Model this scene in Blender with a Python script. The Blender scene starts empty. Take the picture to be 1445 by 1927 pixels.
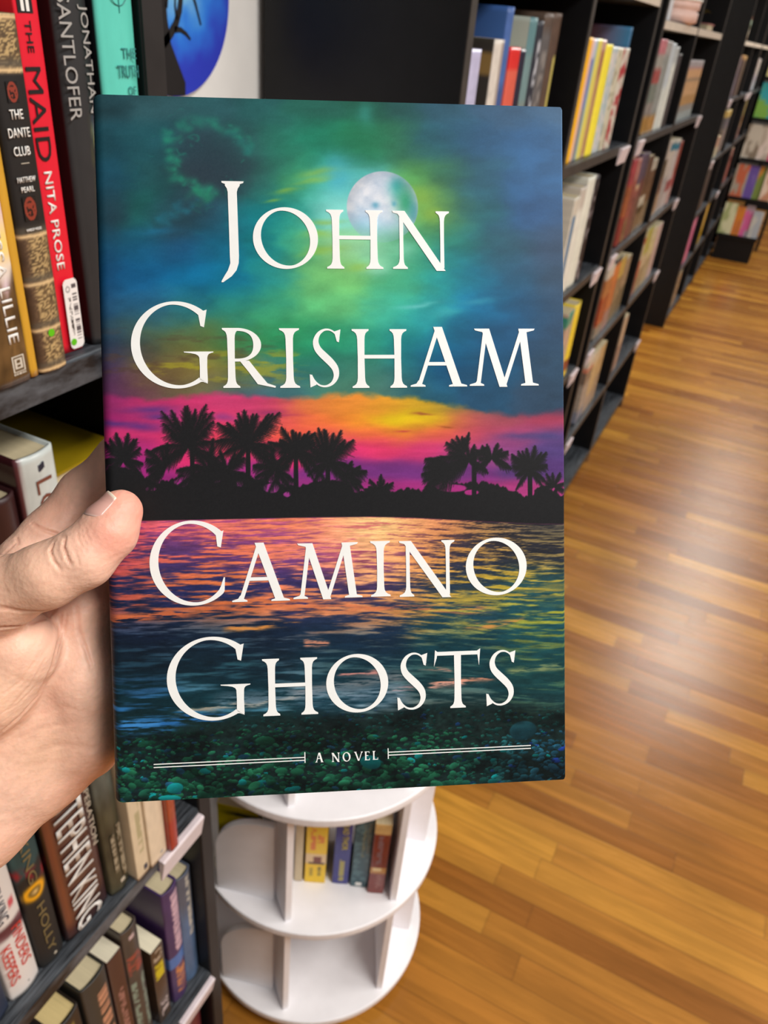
import bpy, bmesh, math, random
import numpy as np
from mathutils import Matrix, Vector
S = bpy.context.scene
COL = S.collection
# ------------------------------------------------------------------ camera, light, exposure
def lin(c):
    c = np.asarray(c, float); return np.where(c <= .04045, c/12.92, ((c+.055)/1.055)**2.4)
def rgb(r, g, b): return tuple(lin(np.array([r, g, b])/255.0))+(1.0,)
cam_d = bpy.data.cameras.new('camera'); cam = bpy.data.objects.new('camera', cam_d); COL.objects.link(cam)
RIGHT = Vector((.8897, .4490, .0832)); UPV = Vector((-.3063, .4507, .8385)); BACK = Vector((.3390, -.7713, .5387))
cam.matrix_world = Matrix(((RIGHT.x, UPV.x, BACK.x, 0), (RIGHT.y, UPV.y, BACK.y, 0), (RIGHT.z, UPV.z, BACK.z, 1.55), (0, 0, 0, 1)))
cam_d.sensor_fit = 'VERTICAL'; cam_d.sensor_height = 36.0; cam_d.sensor_width = 36.0
cam_d.lens = 36.0*1450/1927; cam_d.clip_start = .01; cam_d.clip_end = 60
cam_d.dof.use_dof = True; cam_d.dof.focus_distance = .268; cam_d.dof.aperture_fstop = 19.0
S.camera = cam
S.view_settings.view_transform = 'Standard'; S.view_settings.look = 'None'; S.view_settings.gamma = 1.0
S.view_settings.use_curve_mapping = False; S.view_settings.exposure = 0.0
try:
    S.cycles.use_denoising = True; S.cycles.max_bounces = 8; S.cycles.diffuse_bounces = 4; S.cycles.glossy_bounces = 3
    S.cycles.caustics_reflective = False; S.cycles.caustics_refractive = False; S.cycles.sample_clamp_indirect = 6
except Exception: pass
W = bpy.data.worlds.new('room_light'); S.world = W; W.use_nodes = True
W.node_tree.nodes['Background'].inputs[0].default_value = (1.0, .975, .94, 1); W.node_tree.nodes['Background'].inputs[1].default_value = .25
def area(x, y, z, sx, sy, p, c=(1.0, .965, .91)):
    l = bpy.data.lights.new('ceiling_panel_light', 'AREA'); l.shape = 'RECTANGLE'; l.size = sx; l.size_y = sy; l.energy = p; l.color = c
    o = bpy.data.objects.new('ceiling_panel_light', l); o.location = (x, y, z); COL.objects.link(o)
LZ = 3.0
for x, y, p in [(1.25, .10, 70), (2.3, 2.1, 56), (.35, 5.75, 40), (.35, 7.5, 28), (.35, 9.4, 18), (3.3, 1.3, 36), (3.3, 3.6, 30), (3.2, 5.6, 34)]:
    area(x, y, LZ, .6, 1.2, p)
# ------------------------------------------------------------------ naming helpers
def tag(o, label=None, cat=None, group=None, kind=None):
    if label: o['label'] = label
    if cat: o['category'] = cat
    if group: o['group'] = group
    if kind: o['kind'] = kind
    return o
def thing(name, label, cat, loc=(0, 0, 0), rz=0, group=None):
    o = bpy.data.objects.new(name, None); COL.objects.link(o); o.empty_display_size = .02
    o.location = loc; o.rotation_euler = (0, 0, rz); return tag(o, label, cat, group)
# ------------------------------------------------------------------ materials
MATS = {}
def nodes(name):
    m = bpy.data.materials.new(name); m.use_nodes = True
    return m, m.node_tree.nodes, m.node_tree.links, m.node_tree.nodes['Principled BSDF']
def mat(name, c, rough=.5, var=.06, scale=60, coat=0, spec=.5, bump=0, stretch=(1, 1, 1)):
    """plain surface with a little procedural mottling"""
    if name in MATS: return MATS[name]
    m, n, l, p = nodes(name)
    tc = n.new('ShaderNodeTexCoord'); mp = n.new('ShaderNodeMapping'); mp.inputs['Scale'].default_value = stretch
    nz = n.new('ShaderNodeTexNoise'); nz.inputs['Scale'].default_value = scale; nz.inputs['Detail'].default_value = 4
    l.new(tc.outputs['Object'], mp.inputs[0]); l.new(mp.outputs[0], nz.inputs['Vector'])
    rp = n.new('ShaderNodeValToRGB'); b = np.array(rgb(*c)[:3])
    rp.color_ramp.elements[0].position = .3; rp.color_ramp.elements[1].position = .7
    rp.color_ramp.elements[0].color = tuple(np.clip(b*(1-var*2), 0, 1))+(1,); rp.color_ramp.elements[1].color = tuple(np.clip(b*(1+var*2), 0, 1))+(1,)
    l.new(nz.outputs['Fac'], rp.inputs[0]); l.new(rp.outputs[0], p.inputs['Base Color'])
    p.inputs['Roughness'].default_value = rough; p.inputs['Coat Weight'].default_value = coat; p.inputs['Specular IOR Level'].default_value = spec
    if bump:
        bp = n.new('ShaderNodeBump'); bp.inputs['Strength'].default_value = bump; bp.inputs['Distance'].default_value = .001
        l.new(nz.outputs['Fac'], bp.inputs['Height']); l.new(bp.outputs[0], p.inputs['Normal'])
    MATS[name] = m; return m
def mat_printed(name, rough=.4, coat=0, spec=.5, grain=.03):
    if name in MATS: return MATS[name]
    m, n, l, p = nodes(name)
    a = n.new('ShaderNodeAttribute'); a.attribute_name = 'Col'
    tc = n.new('ShaderNodeTexCoord'); nz = n.new('ShaderNodeTexNoise'); nz.inputs['Scale'].default_value = 900; nz.inputs['Detail'].default_value = 2
    l.new(tc.outputs['Object'], nz.inputs['Vector'])
    mr = n.new('ShaderNodeMapRange'); mr.inputs[3].default_value = 1-grain; mr.inputs[4].default_value = 1+grain
    l.new(nz.outputs['Fac'], mr.inputs[0])
    mx = n.new('ShaderNodeVectorMath'); mx.operation = 'SCALE'; l.new(a.outputs['Color'], mx.inputs[0]); l.new(mr.outputs[0], mx.inputs['Scale'])
    l.new(mx.outputs[0], p.inputs['Base Color'])
    p.inputs['Roughness'].default_value = rough; p.inputs['Coat Weight'].default_value = coat; p.inputs['Specular IOR Level'].default_value = spec
    MATS[name] = m; return m
M_SATIN = mat_printed('printed_satin_paper', .42); M_GLOSS = mat_printed('printed_gloss_paper', .25); M_MATT = mat_printed('printed_matt_paper', .6)
M_PAGES = mat('book_pages', (205, 190, 155), .85, .08, 400, stretch=(.05, 8, .05))
M_PAGESW = mat('pale_book_pages', (225, 215, 190), .85, .06, 400, stretch=(.05, 8, .05))
M_BLACK = mat('black_laminate', (15, 15, 17), .42, .10, 30, spec=.3)
M_NEARB = mat('charcoal_laminate_edge', (38, 35, 35), .5, .08, 30, spec=.3)
M_EDGE = mat('worn_black_edge', (58, 52, 47), .5, .12, 40)
M_PALEEDGE = mat('pale_shelf_edge', (214, 202, 186), .5, .05, 40)
M_LABEL = mat('white_label_strip', (226, 212, 216), .35, .03, 60)
M_WHITE = mat('white_painted_board', (243, 240, 243), .38, .015, 30)
M_ASH = None
def ash():
    m, n, l, p = nodes('black_ash_shelf')
    tc = n.new('ShaderNodeTexCoord'); mp = n.new('ShaderNodeMapping'); mp.inputs['Scale'].default_value = (420, 14, 40)
    nz = n.new('ShaderNodeTexNoise'); nz.inputs['Scale'].default_value = 1.0; nz.inputs['Detail'].default_value = 5; nz.inputs['Roughness'].default_value = .65
    l.new(tc.outputs['Object'], mp.inputs[0]); l.new(mp.outputs[0], nz.inputs['Vector'])
    rp = n.new('ShaderNodeValToRGB'); e = rp.color_ramp.elements
    e[0].position = .40; e[0].color = rgb(16, 17, 21); e[1].position = .62; e[1].color = rgb(88, 93, 100)
    l.new(nz.outputs['Fac'], rp.inputs[0]); l.new(rp.outputs[0], p.inputs['Base Color']); p.inputs['Roughness'].default_value = .45
    bp = n.new('ShaderNodeBump'); bp.inputs['Strength'].default_value = .3; bp.inputs['Distance'].default_value = .0006
    l.new(nz.outputs['Fac'], bp.inputs['Height']); l.new(bp.outputs[0], p.inputs['Normal'])
    return m
M_ASH = ash()
def oak():
    m, n, l, p = nodes('oak_strip_floor')
    def math_(op, a, b=None):
        k = n.new('ShaderNodeMath'); k.operation = op
        for i, v in enumerate((a, b)):
            if v is None: continue
            if isinstance(v, (int, float)): k.inputs[i].default_value = v
            else: l.new(v, k.inputs[i])
        return k.outputs[0]
    tc = n.new('ShaderNodeTexCoord'); sp = n.new('ShaderNodeSeparateXYZ'); l.new(tc.outputs['Object'], sp.inputs[0])
    x, y = sp.outputs[0], sp.outputs[1]
    yr = math_('DIVIDE', y, .057); row = math_('FLOOR', yr); fy = math_('FRACT', yr)
    w1 = n.new('ShaderNodeTexWhiteNoise'); w1.noise_dimensions = '1D'; l.new(row, w1.inputs['W'])
    xs = math_('ADD', math_('DIVIDE', x, .62), math_('MULTIPLY', w1.outputs['Value'], 7.3)); pl = math_('FLOOR', xs); fx = math_('FRACT', xs)
    cb = n.new('ShaderNodeCombineXYZ'); l.new(row, cb.inputs[0]); l.new(pl, cb.inputs[1])
    w2 = n.new('ShaderNodeTexWhiteNoise'); w2.noise_dimensions = '3D'; l.new(cb.outputs[0], w2.inputs['Vector'])
    rp = n.new('ShaderNodeValToRGB'); cr = rp.color_ramp
    cr.elements[0].position = 0; cr.elements[0].color = rgb(140, 84, 26); cr.elements[1].position = 1; cr.elements[1].color = rgb(206, 146, 54)
    for t, c in ((.2, (158, 99, 34)), (.45, (168, 109, 38)), (.7, (176, 117, 42)), (.88, (186, 128, 47))):
        e = cr.elements.new(t); e.color = rgb(*c)
    l.new(w2.outputs['Value'], rp.inputs[0])
    # grain: stretched along the boards, shifted per board
    sc = n.new('ShaderNodeCombineXYZ'); l.new(math_('MULTIPLY', x, 3.2), sc.inputs[0]); l.new(math_('ADD', math_('MULTIPLY', y, 46), math_('MULTIPLY', w2.outputs['Value'], 40)), sc.inputs[1]); l.new(math_('MULTIPLY', row, 3.1), sc.inputs[2])
    g1 = n.new('ShaderNodeTexNoise'); g1.inputs['Scale'].default_value = 1; g1.inputs['Detail'].default_value = 6; g1.inputs['Roughness'].default_value = .6; g1.inputs['Distortion'].default_value = .6
    l.new(sc.outputs[0], g1.inputs['Vector'])
    g2 = n.new('ShaderNodeTexNoise'); g2.inputs['Scale'].default_value = 2.4; g2.inputs['Detail'].default_value = 4; l.new(tc.outputs['Object'], g2.inputs['Vector'])
    mr = n.new('ShaderNodeMapRange'); mr.inputs[1].default_value = .25; mr.inputs[2].default_value = .75; mr.inputs[3].default_value = .70; mr.inputs[4].default_value = 1.22; l.new(g1.outputs['Fac'], mr.inputs[0])
    mr2 = n.new('ShaderNodeMapRange'); mr2.inputs[1].default_value = .3; mr2.inputs[2].default_value = .7; mr2.inputs[3].default_value = .84; mr2.inputs[4].default_value = 1.12; l.new(g2.outputs['Fac'], mr2.inputs[0])
    gy = math_('MINIMUM', fy, math_('SUBTRACT', 1.0, fy)); gx = math_('MULTIPLY', math_('MINIMUM', fx, math_('SUBTRACT', 1.0, fx)), 10.8)
    gap = n.new('ShaderNodeMapRange'); gap.inputs[1].default_value = .0; gap.inputs[2].default_value = .035; gap.inputs[3].default_value = .62; gap.inputs[4].default_value = 1.0
    l.new(math_('MINIMUM', gy, gx), gap.inputs[0])
    k = math_('MULTIPLY', math_('MULTIPLY', mr.outputs[0], mr2.outputs[0]), gap.outputs[0])
    v = n.new('ShaderNodeVectorMath'); v.operation = 'SCALE'; l.new(rp.outputs[0], v.inputs[0]); l.new(k, v.inputs['Scale'])
    l.new(v.outputs[0], p.inputs['Base Color'])
    rr = n.new('ShaderNodeMapRange'); rr.inputs[3].default_value = .20; rr.inputs[4].default_value = .34; l.new(g1.outputs['Fac'], rr.inputs[0]); l.new(rr.outputs[0], p.inputs['Roughness'])
    bp = n.new('ShaderNodeBump'); bp.inputs['Strength'].default_value = .25; bp.inputs['Distance'].default_value = .001
    l.new(math_('ADD', math_('MULTIPLY', g1.outputs['Fac'], .5), gap.outputs[0]), bp.inputs['Height']); l.new(bp.outputs[0], p.inputs['Normal'])
    return m
# ------------------------------------------------------------------ mesh helpers
class MB:
    def __init__(s): s.v = []; s.f = []
    def add(s, vs, fs):
        b = len(s.v); s.v += [tuple(v) for v in vs]; s.f += [tuple(i+b for i in f) for f in fs]; return s
    def box(s, x0, x1, y0, y1, z0, z1):
        return s.add([(x0,y0,z0),(x1,y0,z0),(x1,y1,z0),(x0,y1,z0),(x0,y0,z1),(x1,y0,z1),(x1,y1,z1),(x0,y1,z1)],
                     [(0,3,2,1),(4,5,6,7),(0,1,5,4),(1,2,6,5),(2,3,7,6),(3,0,4,7)])
    def lathe(s, prof, cx=0, cy=0, n=32, cap=True):
        b = []; vs = []
        for r, z in prof:
            for k in range(n):
                a = 2*math.pi*k/n; vs.append((cx+r*math.cos(a), cy+r*math.sin(a), z))
        fs = [(i*n+k, i*n+(k+1) % n, (i+1)*n+(k+1) % n, (i+1)*n+k) for i in range(len(prof)-1) for k in range(n)]
        if cap: fs += [tuple(range(n-1, -1, -1)), tuple((len(prof)-1)*n+k for k in range(n))]
        return s.add(vs, fs)
    def tube(s, pts, rad, n=8):
        vs = []; fs = []; m = len(pts)
        for i, p in enumerate(pts):
            p = Vector(p); d = Vector(pts[min(i+1, m-1)])-Vector(pts[max(i-1, 0)]); d.normalize()
            a = d.cross(Vector((0.13, .27, .95))); a.normalize(); b = d.cross(a); r = rad[i] if hasattr(rad, '__len__') else rad
            for k in range(n):
                t = 2*math.pi*k/n; vs.append(tuple(p+a*(r*math.cos(t))+b*(r*math.sin(t))))
        for i in range(m-1):
            for k in range(n): fs.append((i*n+k, i*n+(k+1) % n, (i+1)*n+(k+1) % n, (i+1)*n+k))
        fs += [tuple(range(n-1, -1, -1)), tuple((m-1)*n+k for k in range(n))]
        return s.add(vs, fs)
    def prism(s, poly, axis, a, b):
        """extrude a 2D outline along an axis (0,1,2)"""
        n = len(poly); f = lambda p, t: (t, p[0], p[1]) if axis == 0 else ((p[0], t, p[1]) if axis == 1 else (p[0], p[1], t))
        return s.add([f(p, a) for p in poly]+[f(p, b) for p in poly],
                     [tuple(range(n-1, -1, -1)), tuple(range(n, 2*n))]+[(i, (i+1) % n, n+(i+1) % n, n+i) for i in range(n)])
    def strip(s, A, B, w0, w1):
        """ribbon between two matching polylines, given a thickness from w0 to w1"""
        n = len(A); vs = [(p[0], p[1], w1) for p in A]+[(p[0], p[1], w1) for p in B]+[(p[0], p[1], w0) for p in A]+[(p[0], p[1], w0) for p in B]
        fs = []
        for i in range(n-1):
            fs += [(i, n+i, n+i+1, i+1), (2*n+i, i, i+1, 2*n+i+1), (n+i, 3*n+i, 3*n+i+1, n+i+1)]
        fs += [(0, 2*n, 3*n, n), (n-1, 2*n-1, 4*n-1, 3*n-1)]
        return s.add(vs, fs)
    def build(s, name, m, parent=None, bevel=0, smooth=False, seg=2, fixn=True):
        me = bpy.data.meshes.new(name); me.from_pydata(s.v, [], s.f)
        if fixn or bevel:
            bm = bmesh.new(); bm.from_mesh(me)
            if fixn: bmesh.ops.recalc_face_normals(bm, faces=bm.faces)
            if bevel: bmesh.ops.bevel(bm, geom=bm.edges[:], offset=bevel, segments=seg, affect='EDGES', profile=.5)
            bm.to_mesh(me); bm.free()
        if smooth:
            me.polygons.foreach_set('use_smooth', [True]*len(me.polygons))
        me.materials.append(m); o = bpy.data.objects.new(name, me); COL.objects.link(o)
        if parent: o.parent = parent
        return o
def set_col(me, c):
    """c: per-vertex sRGB 0..1"""
    a = me.color_attributes.new('Col', 'FLOAT_COLOR', 'POINT')
    d = np.ones((len(c), 4), np.float32); d[:, :3] = lin(c); a.data.foreach_set('color', d.ravel())
def raw_mesh(name, V, F, m, parent=None, col=None, smooth=True):
    """big regular meshes straight from numpy (F: quads)"""
    me = bpy.data.meshes.new(name); F = np.asarray(F, np.int32); k = F.shape[1]
    me.vertices.add(len(V)); me.vertices.foreach_set('co', np.asarray(V, np.float32).ravel())
    me.loops.add(F.size); me.loops.foreach_set('vertex_index', F.ravel())
    me.polygons.add(len(F)); me.polygons.foreach_set('loop_start', np.arange(len(F), dtype=np.int32)*k)
    me.update(calc_edges=True)
    if smooth: me.polygons.foreach_set('use_smooth', np.ones(len(F), bool))
    if col is not None: set_col(me, col)
    me.materials.append(m); o = bpy.data.objects.new(name, me); COL.objects.link(o)
    if parent: o.parent = parent
    return o
def text_mesh(name, s, parent, origin, xdir, ydir, length, height, m, bold=0.0, ext=.00025):
    """lettering stretched into a box: origin = box centre, xdir = reading direction, ydir = up of the letters"""
    cu = bpy.data.curves.new(name, 'FONT'); cu.body = s; cu.size = 1; cu.offset = bold; cu.resolution_u = 3
    to = bpy.data.objects.new(name, cu); me = bpy.data.meshes.new_from_object(to)
    bpy.data.objects.remove(to); bpy.data.curves.remove(cu)
    n = len(me.vertices); co = np.empty(n*3, np.float32); me.vertices.foreach_get('co', co); co = co.reshape(-1, 3)
    lo = co.min(0); hi = co.max(0); X = Vector(xdir).normalized(); Y = Vector(ydir).normalized(); Z = X.cross(Y)
    bm = bmesh.new(); bm.from_mesh(me)
    for v in bm.verts:
        a = ((v.co.x-lo[0])/(hi[0]-lo[0])-.5)*length; b = ((v.co.y-lo[1])/(hi[1]-lo[1])-.5)*height
        v.co = Vector(origin)+X*a+Y*b
    r = bmesh.ops.extrude_face_region(bm, geom=bm.faces[:])
    for e in r['geom']:
        if isinstance(e, bmesh.types.BMVert): e.co += Z*ext
    bmesh.ops.recalc_face_normals(bm, faces=bm.faces)
    bm.to_mesh(me); bm.free(); me.name = name; me.materials.clear(); me.materials.append(m)
    o = bpy.data.objects.new(name, me); COL.objects.link(o); o.parent = parent
    return o
# ---- printed cover picture, painted with numpy -------------------------------------------------
HM = np.array([[906.65268,-45.949059,214.0],[33.783101,-1341.512726,1511.0],[0.053740178,-0.042444779,1.0]])
HI = np.linalg.inv(HM)
CW, CH = 162.0, 242.05
def cov(x, y):
    """reading grid on the cover -> millimetres on the cover (u right, v up)"""
    p = HI @ np.array([x, y, 1.0]); return p[0]/p[2]*CW, p[1]/p[2]*CH
def hash2(i, j, s):
    n = (i.astype(np.int64)*374761393 + j.astype(np.int64)*668265263 + s*1442695041) & 0x7fffffff
    n = ((n ^ (n >> 13))*1274126177) & 0x7fffffff
    return ((n ^ (n >> 16)) & 0xffff)/65535.0
def vnoise(x, y, s=0):
    i = np.floor(x); j = np.floor(y); fx = x-i; fy = y-j
    fx = fx*fx*(3-2*fx); fy = fy*fy*(3-2*fy)
    a = hash2(i, j, s); b = hash2(i+1, j, s); c = hash2(i, j+1, s); d = hash2(i+1, j+1, s)
    return (a*(1-fx)+b*fx)*(1-fy)+(c*(1-fx)+d*fx)*fy
def fbm(x, y, s=0, o=4):
    t = 0; a = .5; n = 0
    for k in range(o):
        t = t+a*vnoise(x, y, s+k*17); n += a; a *= .5; x = x*2.03+7.1; y = y*2.03+3.7
    return t/n
def smooth(a, b, x):
    t = np.clip((x-a)/(b-a), 0, 1); return t*t*(3-2*t)
def rbf(tab, X, Y, sx, sy):
    num = 0; den = 0
    for y, row in tab:
        for x, c in row:
            w = np.exp(-((X-x)/sx)**2-((Y-y)/sy)**2)+1e-9
            num = num+w[:, None]*np.array(c, np.float32); den = den+w
    return num/den[:, None]
SKY = [
(190,[(200,(35,66,75)),(300,(48,84,92)),(400,(45,88,95)),(500,(40,90,92)),(600,(38,95,85)),(680,(30,85,70)),(760,(35,80,80)),(850,(45,85,105)),(950,(58,90,120)),(1040,(65,98,130))]),
(270,[(200,(30,72,85)),(300,(35,85,95)),(380,(45,75,85)),(450,(45,82,88)),(520,(40,110,95)),(600,(35,130,105)),(680,(35,120,85)),(740,(45,105,80)),(820,(40,90,105)),(900,(45,85,120)),(1000,(50,95,140))]),
(340,[(200,(28,75,95)),(300,(35,80,85)),(380,(48,62,72)),(440,(46,62,72)),(500,(45,110,100)),(570,(60,150,110)),(630,(75,180,175)),(700,(100,190,190)),(780,(90,160,85)),(840,(55,110,90)),(900,(45,90,115)),(1000,(50,95,140))]),
(400,[(200,(25,65,80)),(270,(30,95,90)),(340,(35,80,90)),(420,(40,80,100)),(500,(20,120,130)),(570,(40,150,140)),(630,(110,200,190)),(700,(150,210,200)),(780,(105,170,100)),(830,(90,140,75)),(900,(40,100,115)),(1000,(45,85,130))]),
(460,[(200,(22,70,100)),(270,(25,95,130)),(340,(28,80,120)),(420,(20,95,125)),(500,(20,120,130)),(580,(70,160,120)),(650,(140,190,110)),(720,(120,200,150)),(800,(70,160,120)),(870,(40,125,120)),(950,(45,90,110)),(1040,(55,80,110))]),
(520,[(200,(20,70,110)),(280,(20,95,145)),(360,(15,105,150)),(440,(15,115,150)),(520,(40,140,140)),(600,(110,180,110)),(680,(120,195,115)),(760,(70,165,125)),(830,(40,150,150)),(900,(25,115,145)),(980,(35,80,110)),(1050,(50,75,100))]),
(580,[(200,(30,70,105)),(280,(40,95,130)),(360,(40,110,120)),(440,(45,130,115)),(520,(60,150,110)),(600,(90,180,120)),(660,(110,200,130)),(740,(70,185,160)),(820,(45,160,165)),(900,(20,115,160)),(980,(30,85,125)),(1050,(45,75,105))]),
(640,[(200,(35,60,85)),(260,(60,85,80)),(330,(90,110,70)),(400,(85,110,65)),(470,(60,130,80)),(540,(40,140,90)),(620,(40,150,110)),(700,(40,145,125)),(780,(25,125,130)),(860,(20,95,130)),(940,(25,80,120)),(1040,(40,70,100))]),
(690,[(200,(65,52,80)),(260,(90,72,70)),(320,(115,88,50)),(380,(135,125,50)),(450,(115,130,60)),(520,(70,120,110)),(600,(40,115,105)),(680,(50,120,105)),(760,(30,110,120)),(840,(10,90,140)),(920,(25,80,115)),(1040,(40,70,95))]),
(722,[(200,(90,45,85)),(260,(110,70,80)),(330,(105,95,75)),(400,(100,100,85)),(470,(70,95,115)),(550,(70,115,125)),(640,(80,130,110)),(720,(80,120,110)),(800,(40,90,110)),(900,(35,75,105)),(1040,(45,70,95))])]
GLOW = [
(760,[(200,(140,45,100)),(280,(190,55,110)),(360,(205,60,115)),(440,(200,65,115)),(510,(190,65,105)),(580,(220,125,70)),(650,(228,140,60)),(720,(218,150,50)),(790,(195,155,40)),(860,(140,125,60)),(920,(85,80,85)),(1000,(60,65,90)),(1050,(80,60,90))]),
(790,[(200,(150,40,105)),(280,(195,55,115)),(330,(200,60,125)),(400,(215,60,115)),(470,(212,65,112)),(540,(218,90,90)),(600,(232,120,62)),(670,(232,145,50)),(740,(218,195,25)),(800,(215,182,30)),(870,(190,100,75)),(940,(160,75,90)),(1040,(170,60,85))]),
(815,[(250,(200,55,110)),(350,(216,60,110)),(450,(226,70,95)),(550,(236,95,75)),(620,(228,95,85)),(700,(232,110,70)),(760,(226,130,55)),(830,(215,90,80)),(900,(190,75,100)),(980,(165,70,115)),(1050,(105,70,130))]),
(845,[(250,(175,50,125)),(350,(215,55,115)),(450,(230,65,100)),(550,(218,55,112)),(640,(216,55,115)),(720,(220,60,110)),(800,(208,60,118)),(870,(180,65,125)),(950,(140,70,130)),(1050,(85,65,125))]),
(880,[(250,(150,44,120)),(450,(160,52,130)),(650,(122,50,126)),(750,(112,50,122)),(850,(106,50,118)),(1050,(84,55,115))]),
(925,[(250,(150,50,125)),(450,(150,60,135)),(650,(150,52,128)),(750,(160,50,125)),(850,(165,50,125)),(1050,(170,60,125))])]
WL = [  # light ripples
(985,[(230,(200,85,105)),(330,(225,110,125)),(430,(232,125,115)),(530,(238,135,100)),(620,(245,150,120)),(690,(255,215,150)),(740,(255,222,150)),(790,(240,150,110)),(850,(200,135,90)),(930,(150,120,85)),(1040,(90,85,75))]),
(1040,[(230,(190,85,95)),(330,(215,105,95)),(430,(225,120,90)),(530,(235,130,110)),(620,(240,145,130)),(690,(250,185,140)),(740,(250,185,130)),(790,(235,150,100)),(850,(205,150,80)),(930,(190,150,80)),(1040,(150,130,85))]),
(1100,[(230,(180,85,80)),(330,(205,110,75)),(430,(215,120,75)),(530,(225,130,100)),(620,(230,145,110)),(690,(240,180,130)),(740,(230,160,110)),(790,(215,150,90)),(850,(195,160,70)),(930,(190,165,60)),(1040,(185,165,70))]),
(1150,[(230,(175,85,70)),(330,(195,105,70)),(430,(210,115,70)),(530,(225,130,85)),(620,(215,135,90)),(690,(220,140,100)),(740,(200,140,90)),(790,(190,150,75)),(850,(170,155,70)),(930,(150,155,75)),(1040,(160,165,60))]),
(1200,[(230,(55,75,110)),(330,(60,85,110)),(430,(65,95,120)),(530,(75,100,125)),(690,(85,115,130)),(850,(85,125,120)),(1040,(120,145,90))]),
(1260,[(230,(40,75,95)),(430,(45,90,105)),(690,(70,110,120)),(850,(70,115,115)),(1040,(90,130,100))]),
(1320,[(230,(45,90,130)),(430,(80,130,155)),(600,(110,150,170)),(690,(130,150,165)),(850,(120,135,130)),(1040,(75,115,100))]),
(1380,[(230,(50,120,185)),(330,(50,120,180)),(430,(45,110,130)),(690,(40,100,110)),(1040,(30,75,85))])]
WD = [  # dark ripples
(985,[(230,(130,60,105)),(330,(160,75,125)),(430,(175,80,125)),(530,(190,95,130)),(690,(225,130,125)),(740,(225,130,115)),(790,(150,80,85)),(850,(80,60,60)),(930,(45,42,48)),(1040,(42,42,48))]),
(1040,[(230,(60,48,95)),(330,(80,55,105)),(430,(100,60,110)),(530,(130,70,130)),(690,(190,95,120)),(740,(150,80,105)),(790,(80,60,85)),(850,(45,45,60)),(1040,(42,42,50))]),
(1100,[(230,(38,42,80)),(330,(42,45,90)),(430,(45,48,95)),(530,(55,50,95)),(690,(75,55,95)),(790,(50,55,80)),(850,(38,55,70)),(1040,(40,75,80))]),
(1150,[(230,(25,35,65)),(430,(28,42,72)),(690,(40,50,80)),(850,(30,65,80)),(1040,(30,75,85))]),
(1200,[(230,(18,28,48)),(430,(20,34,52)),(690,(22,42,62)),(850,(20,55,65)),(1040,(28,70,75))]),
(1260,[(230,(16,30,42)),(430,(18,36,48)),(690,(20,48,60)),(850,(22,55,62)),(1040,(25,62,65))]),
(1320,[(230,(15,42,52)),(430,(18,50,60)),(690,(28,60,75)),(850,(24,50,55)),(1040,(25,52,58))]),
(1380,[(230,(18,40,45)),(430,(22,42,42)),(690,(24,44,46)),(1040,(26,48,60))])]
def palm(mask, X0, Y0, step, cx, cy, fr, rnd):
    """fan of drooping fronds: every frond is a rib with leaflets, drawn into a mask"""
    def seg(x0, y0, x1, y1, w0, w1):
        a = int((min(x0, x1)-4-X0)/step); b = int((max(x0, x1)+4-X0)/step)+1
        c = int((min(y0, y1)-4-Y0)/step); d = int((max(y0, y1)+4-Y0)/step)+1
        a = max(a, 0); c = max(c, 0); b = min(b, mask.shape[1]); d = min(d, mask.shape[0])
        if a >= b or c >= d: return
        gx = X0+step*np.arange(a, b)[None, :]; gy = Y0+step*np.arange(c, d)[:, None]
        L2 = (x1-x0)**2+(y1-y0)**2+1e-6
        t = np.clip(((gx-x0)*(x1-x0)+(gy-y0)*(y1-y0))/L2, 0, 1)
        dd = np.hypot(gx-x0-t*(x1-x0), gy-y0-t*(y1-y0))-(w0+(w1-w0)*t)
        mask[c:d, a:b] = np.maximum(mask[c:d, a:b], np.clip(.5-dd/1.4, 0, 1))
    for ang, ln, droop in fr:
        pts = []
        for k in range(13):
            t = k/12.0
            pts.append((cx+math.cos(math.radians(ang))*ln*t, cy-math.sin(math.radians(ang))*ln*t+droop*ln*t*t))
        for k in range(12):
            seg(*pts[k], *pts[k+1], 1.6-1.0*k/12, 1.5-1.0*k/12)
            for q in (0.25, .75):
                x = pts[k][0]*(1-q)+pts[k+1][0]*q; y = pts[k][1]*(1-q)+pts[k+1][1]*q
                dx = pts[k+1][0]-pts[k][0]; dy = pts[k+1][1]-pts[k][1]; n = math.hypot(dx, dy)+1e-6; dx /= n; dy /= n
                ll = ln*.27*(math.sin(math.pi*min(1, (k+q)/12*.8+.16)))*(.8+.4*rnd.random())
                for sg in (-1, 1):
                    dn = 1 if dx*sg > 0 else 0; hz_ = abs(dx); lx = dx*.78-dy*sg*.45; ly = dy*.78+dx*sg*(.45+.25*hz_*dn)+.12+.42*hz_*dn
                    kl = ll*(1+.35*hz_*dn-.45*hz_*(1-dn))*rnd.uniform(.75, 1.2)
                    seg(x, y, x+lx*kl, y+ly*kl, 1.8, .3)
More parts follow.
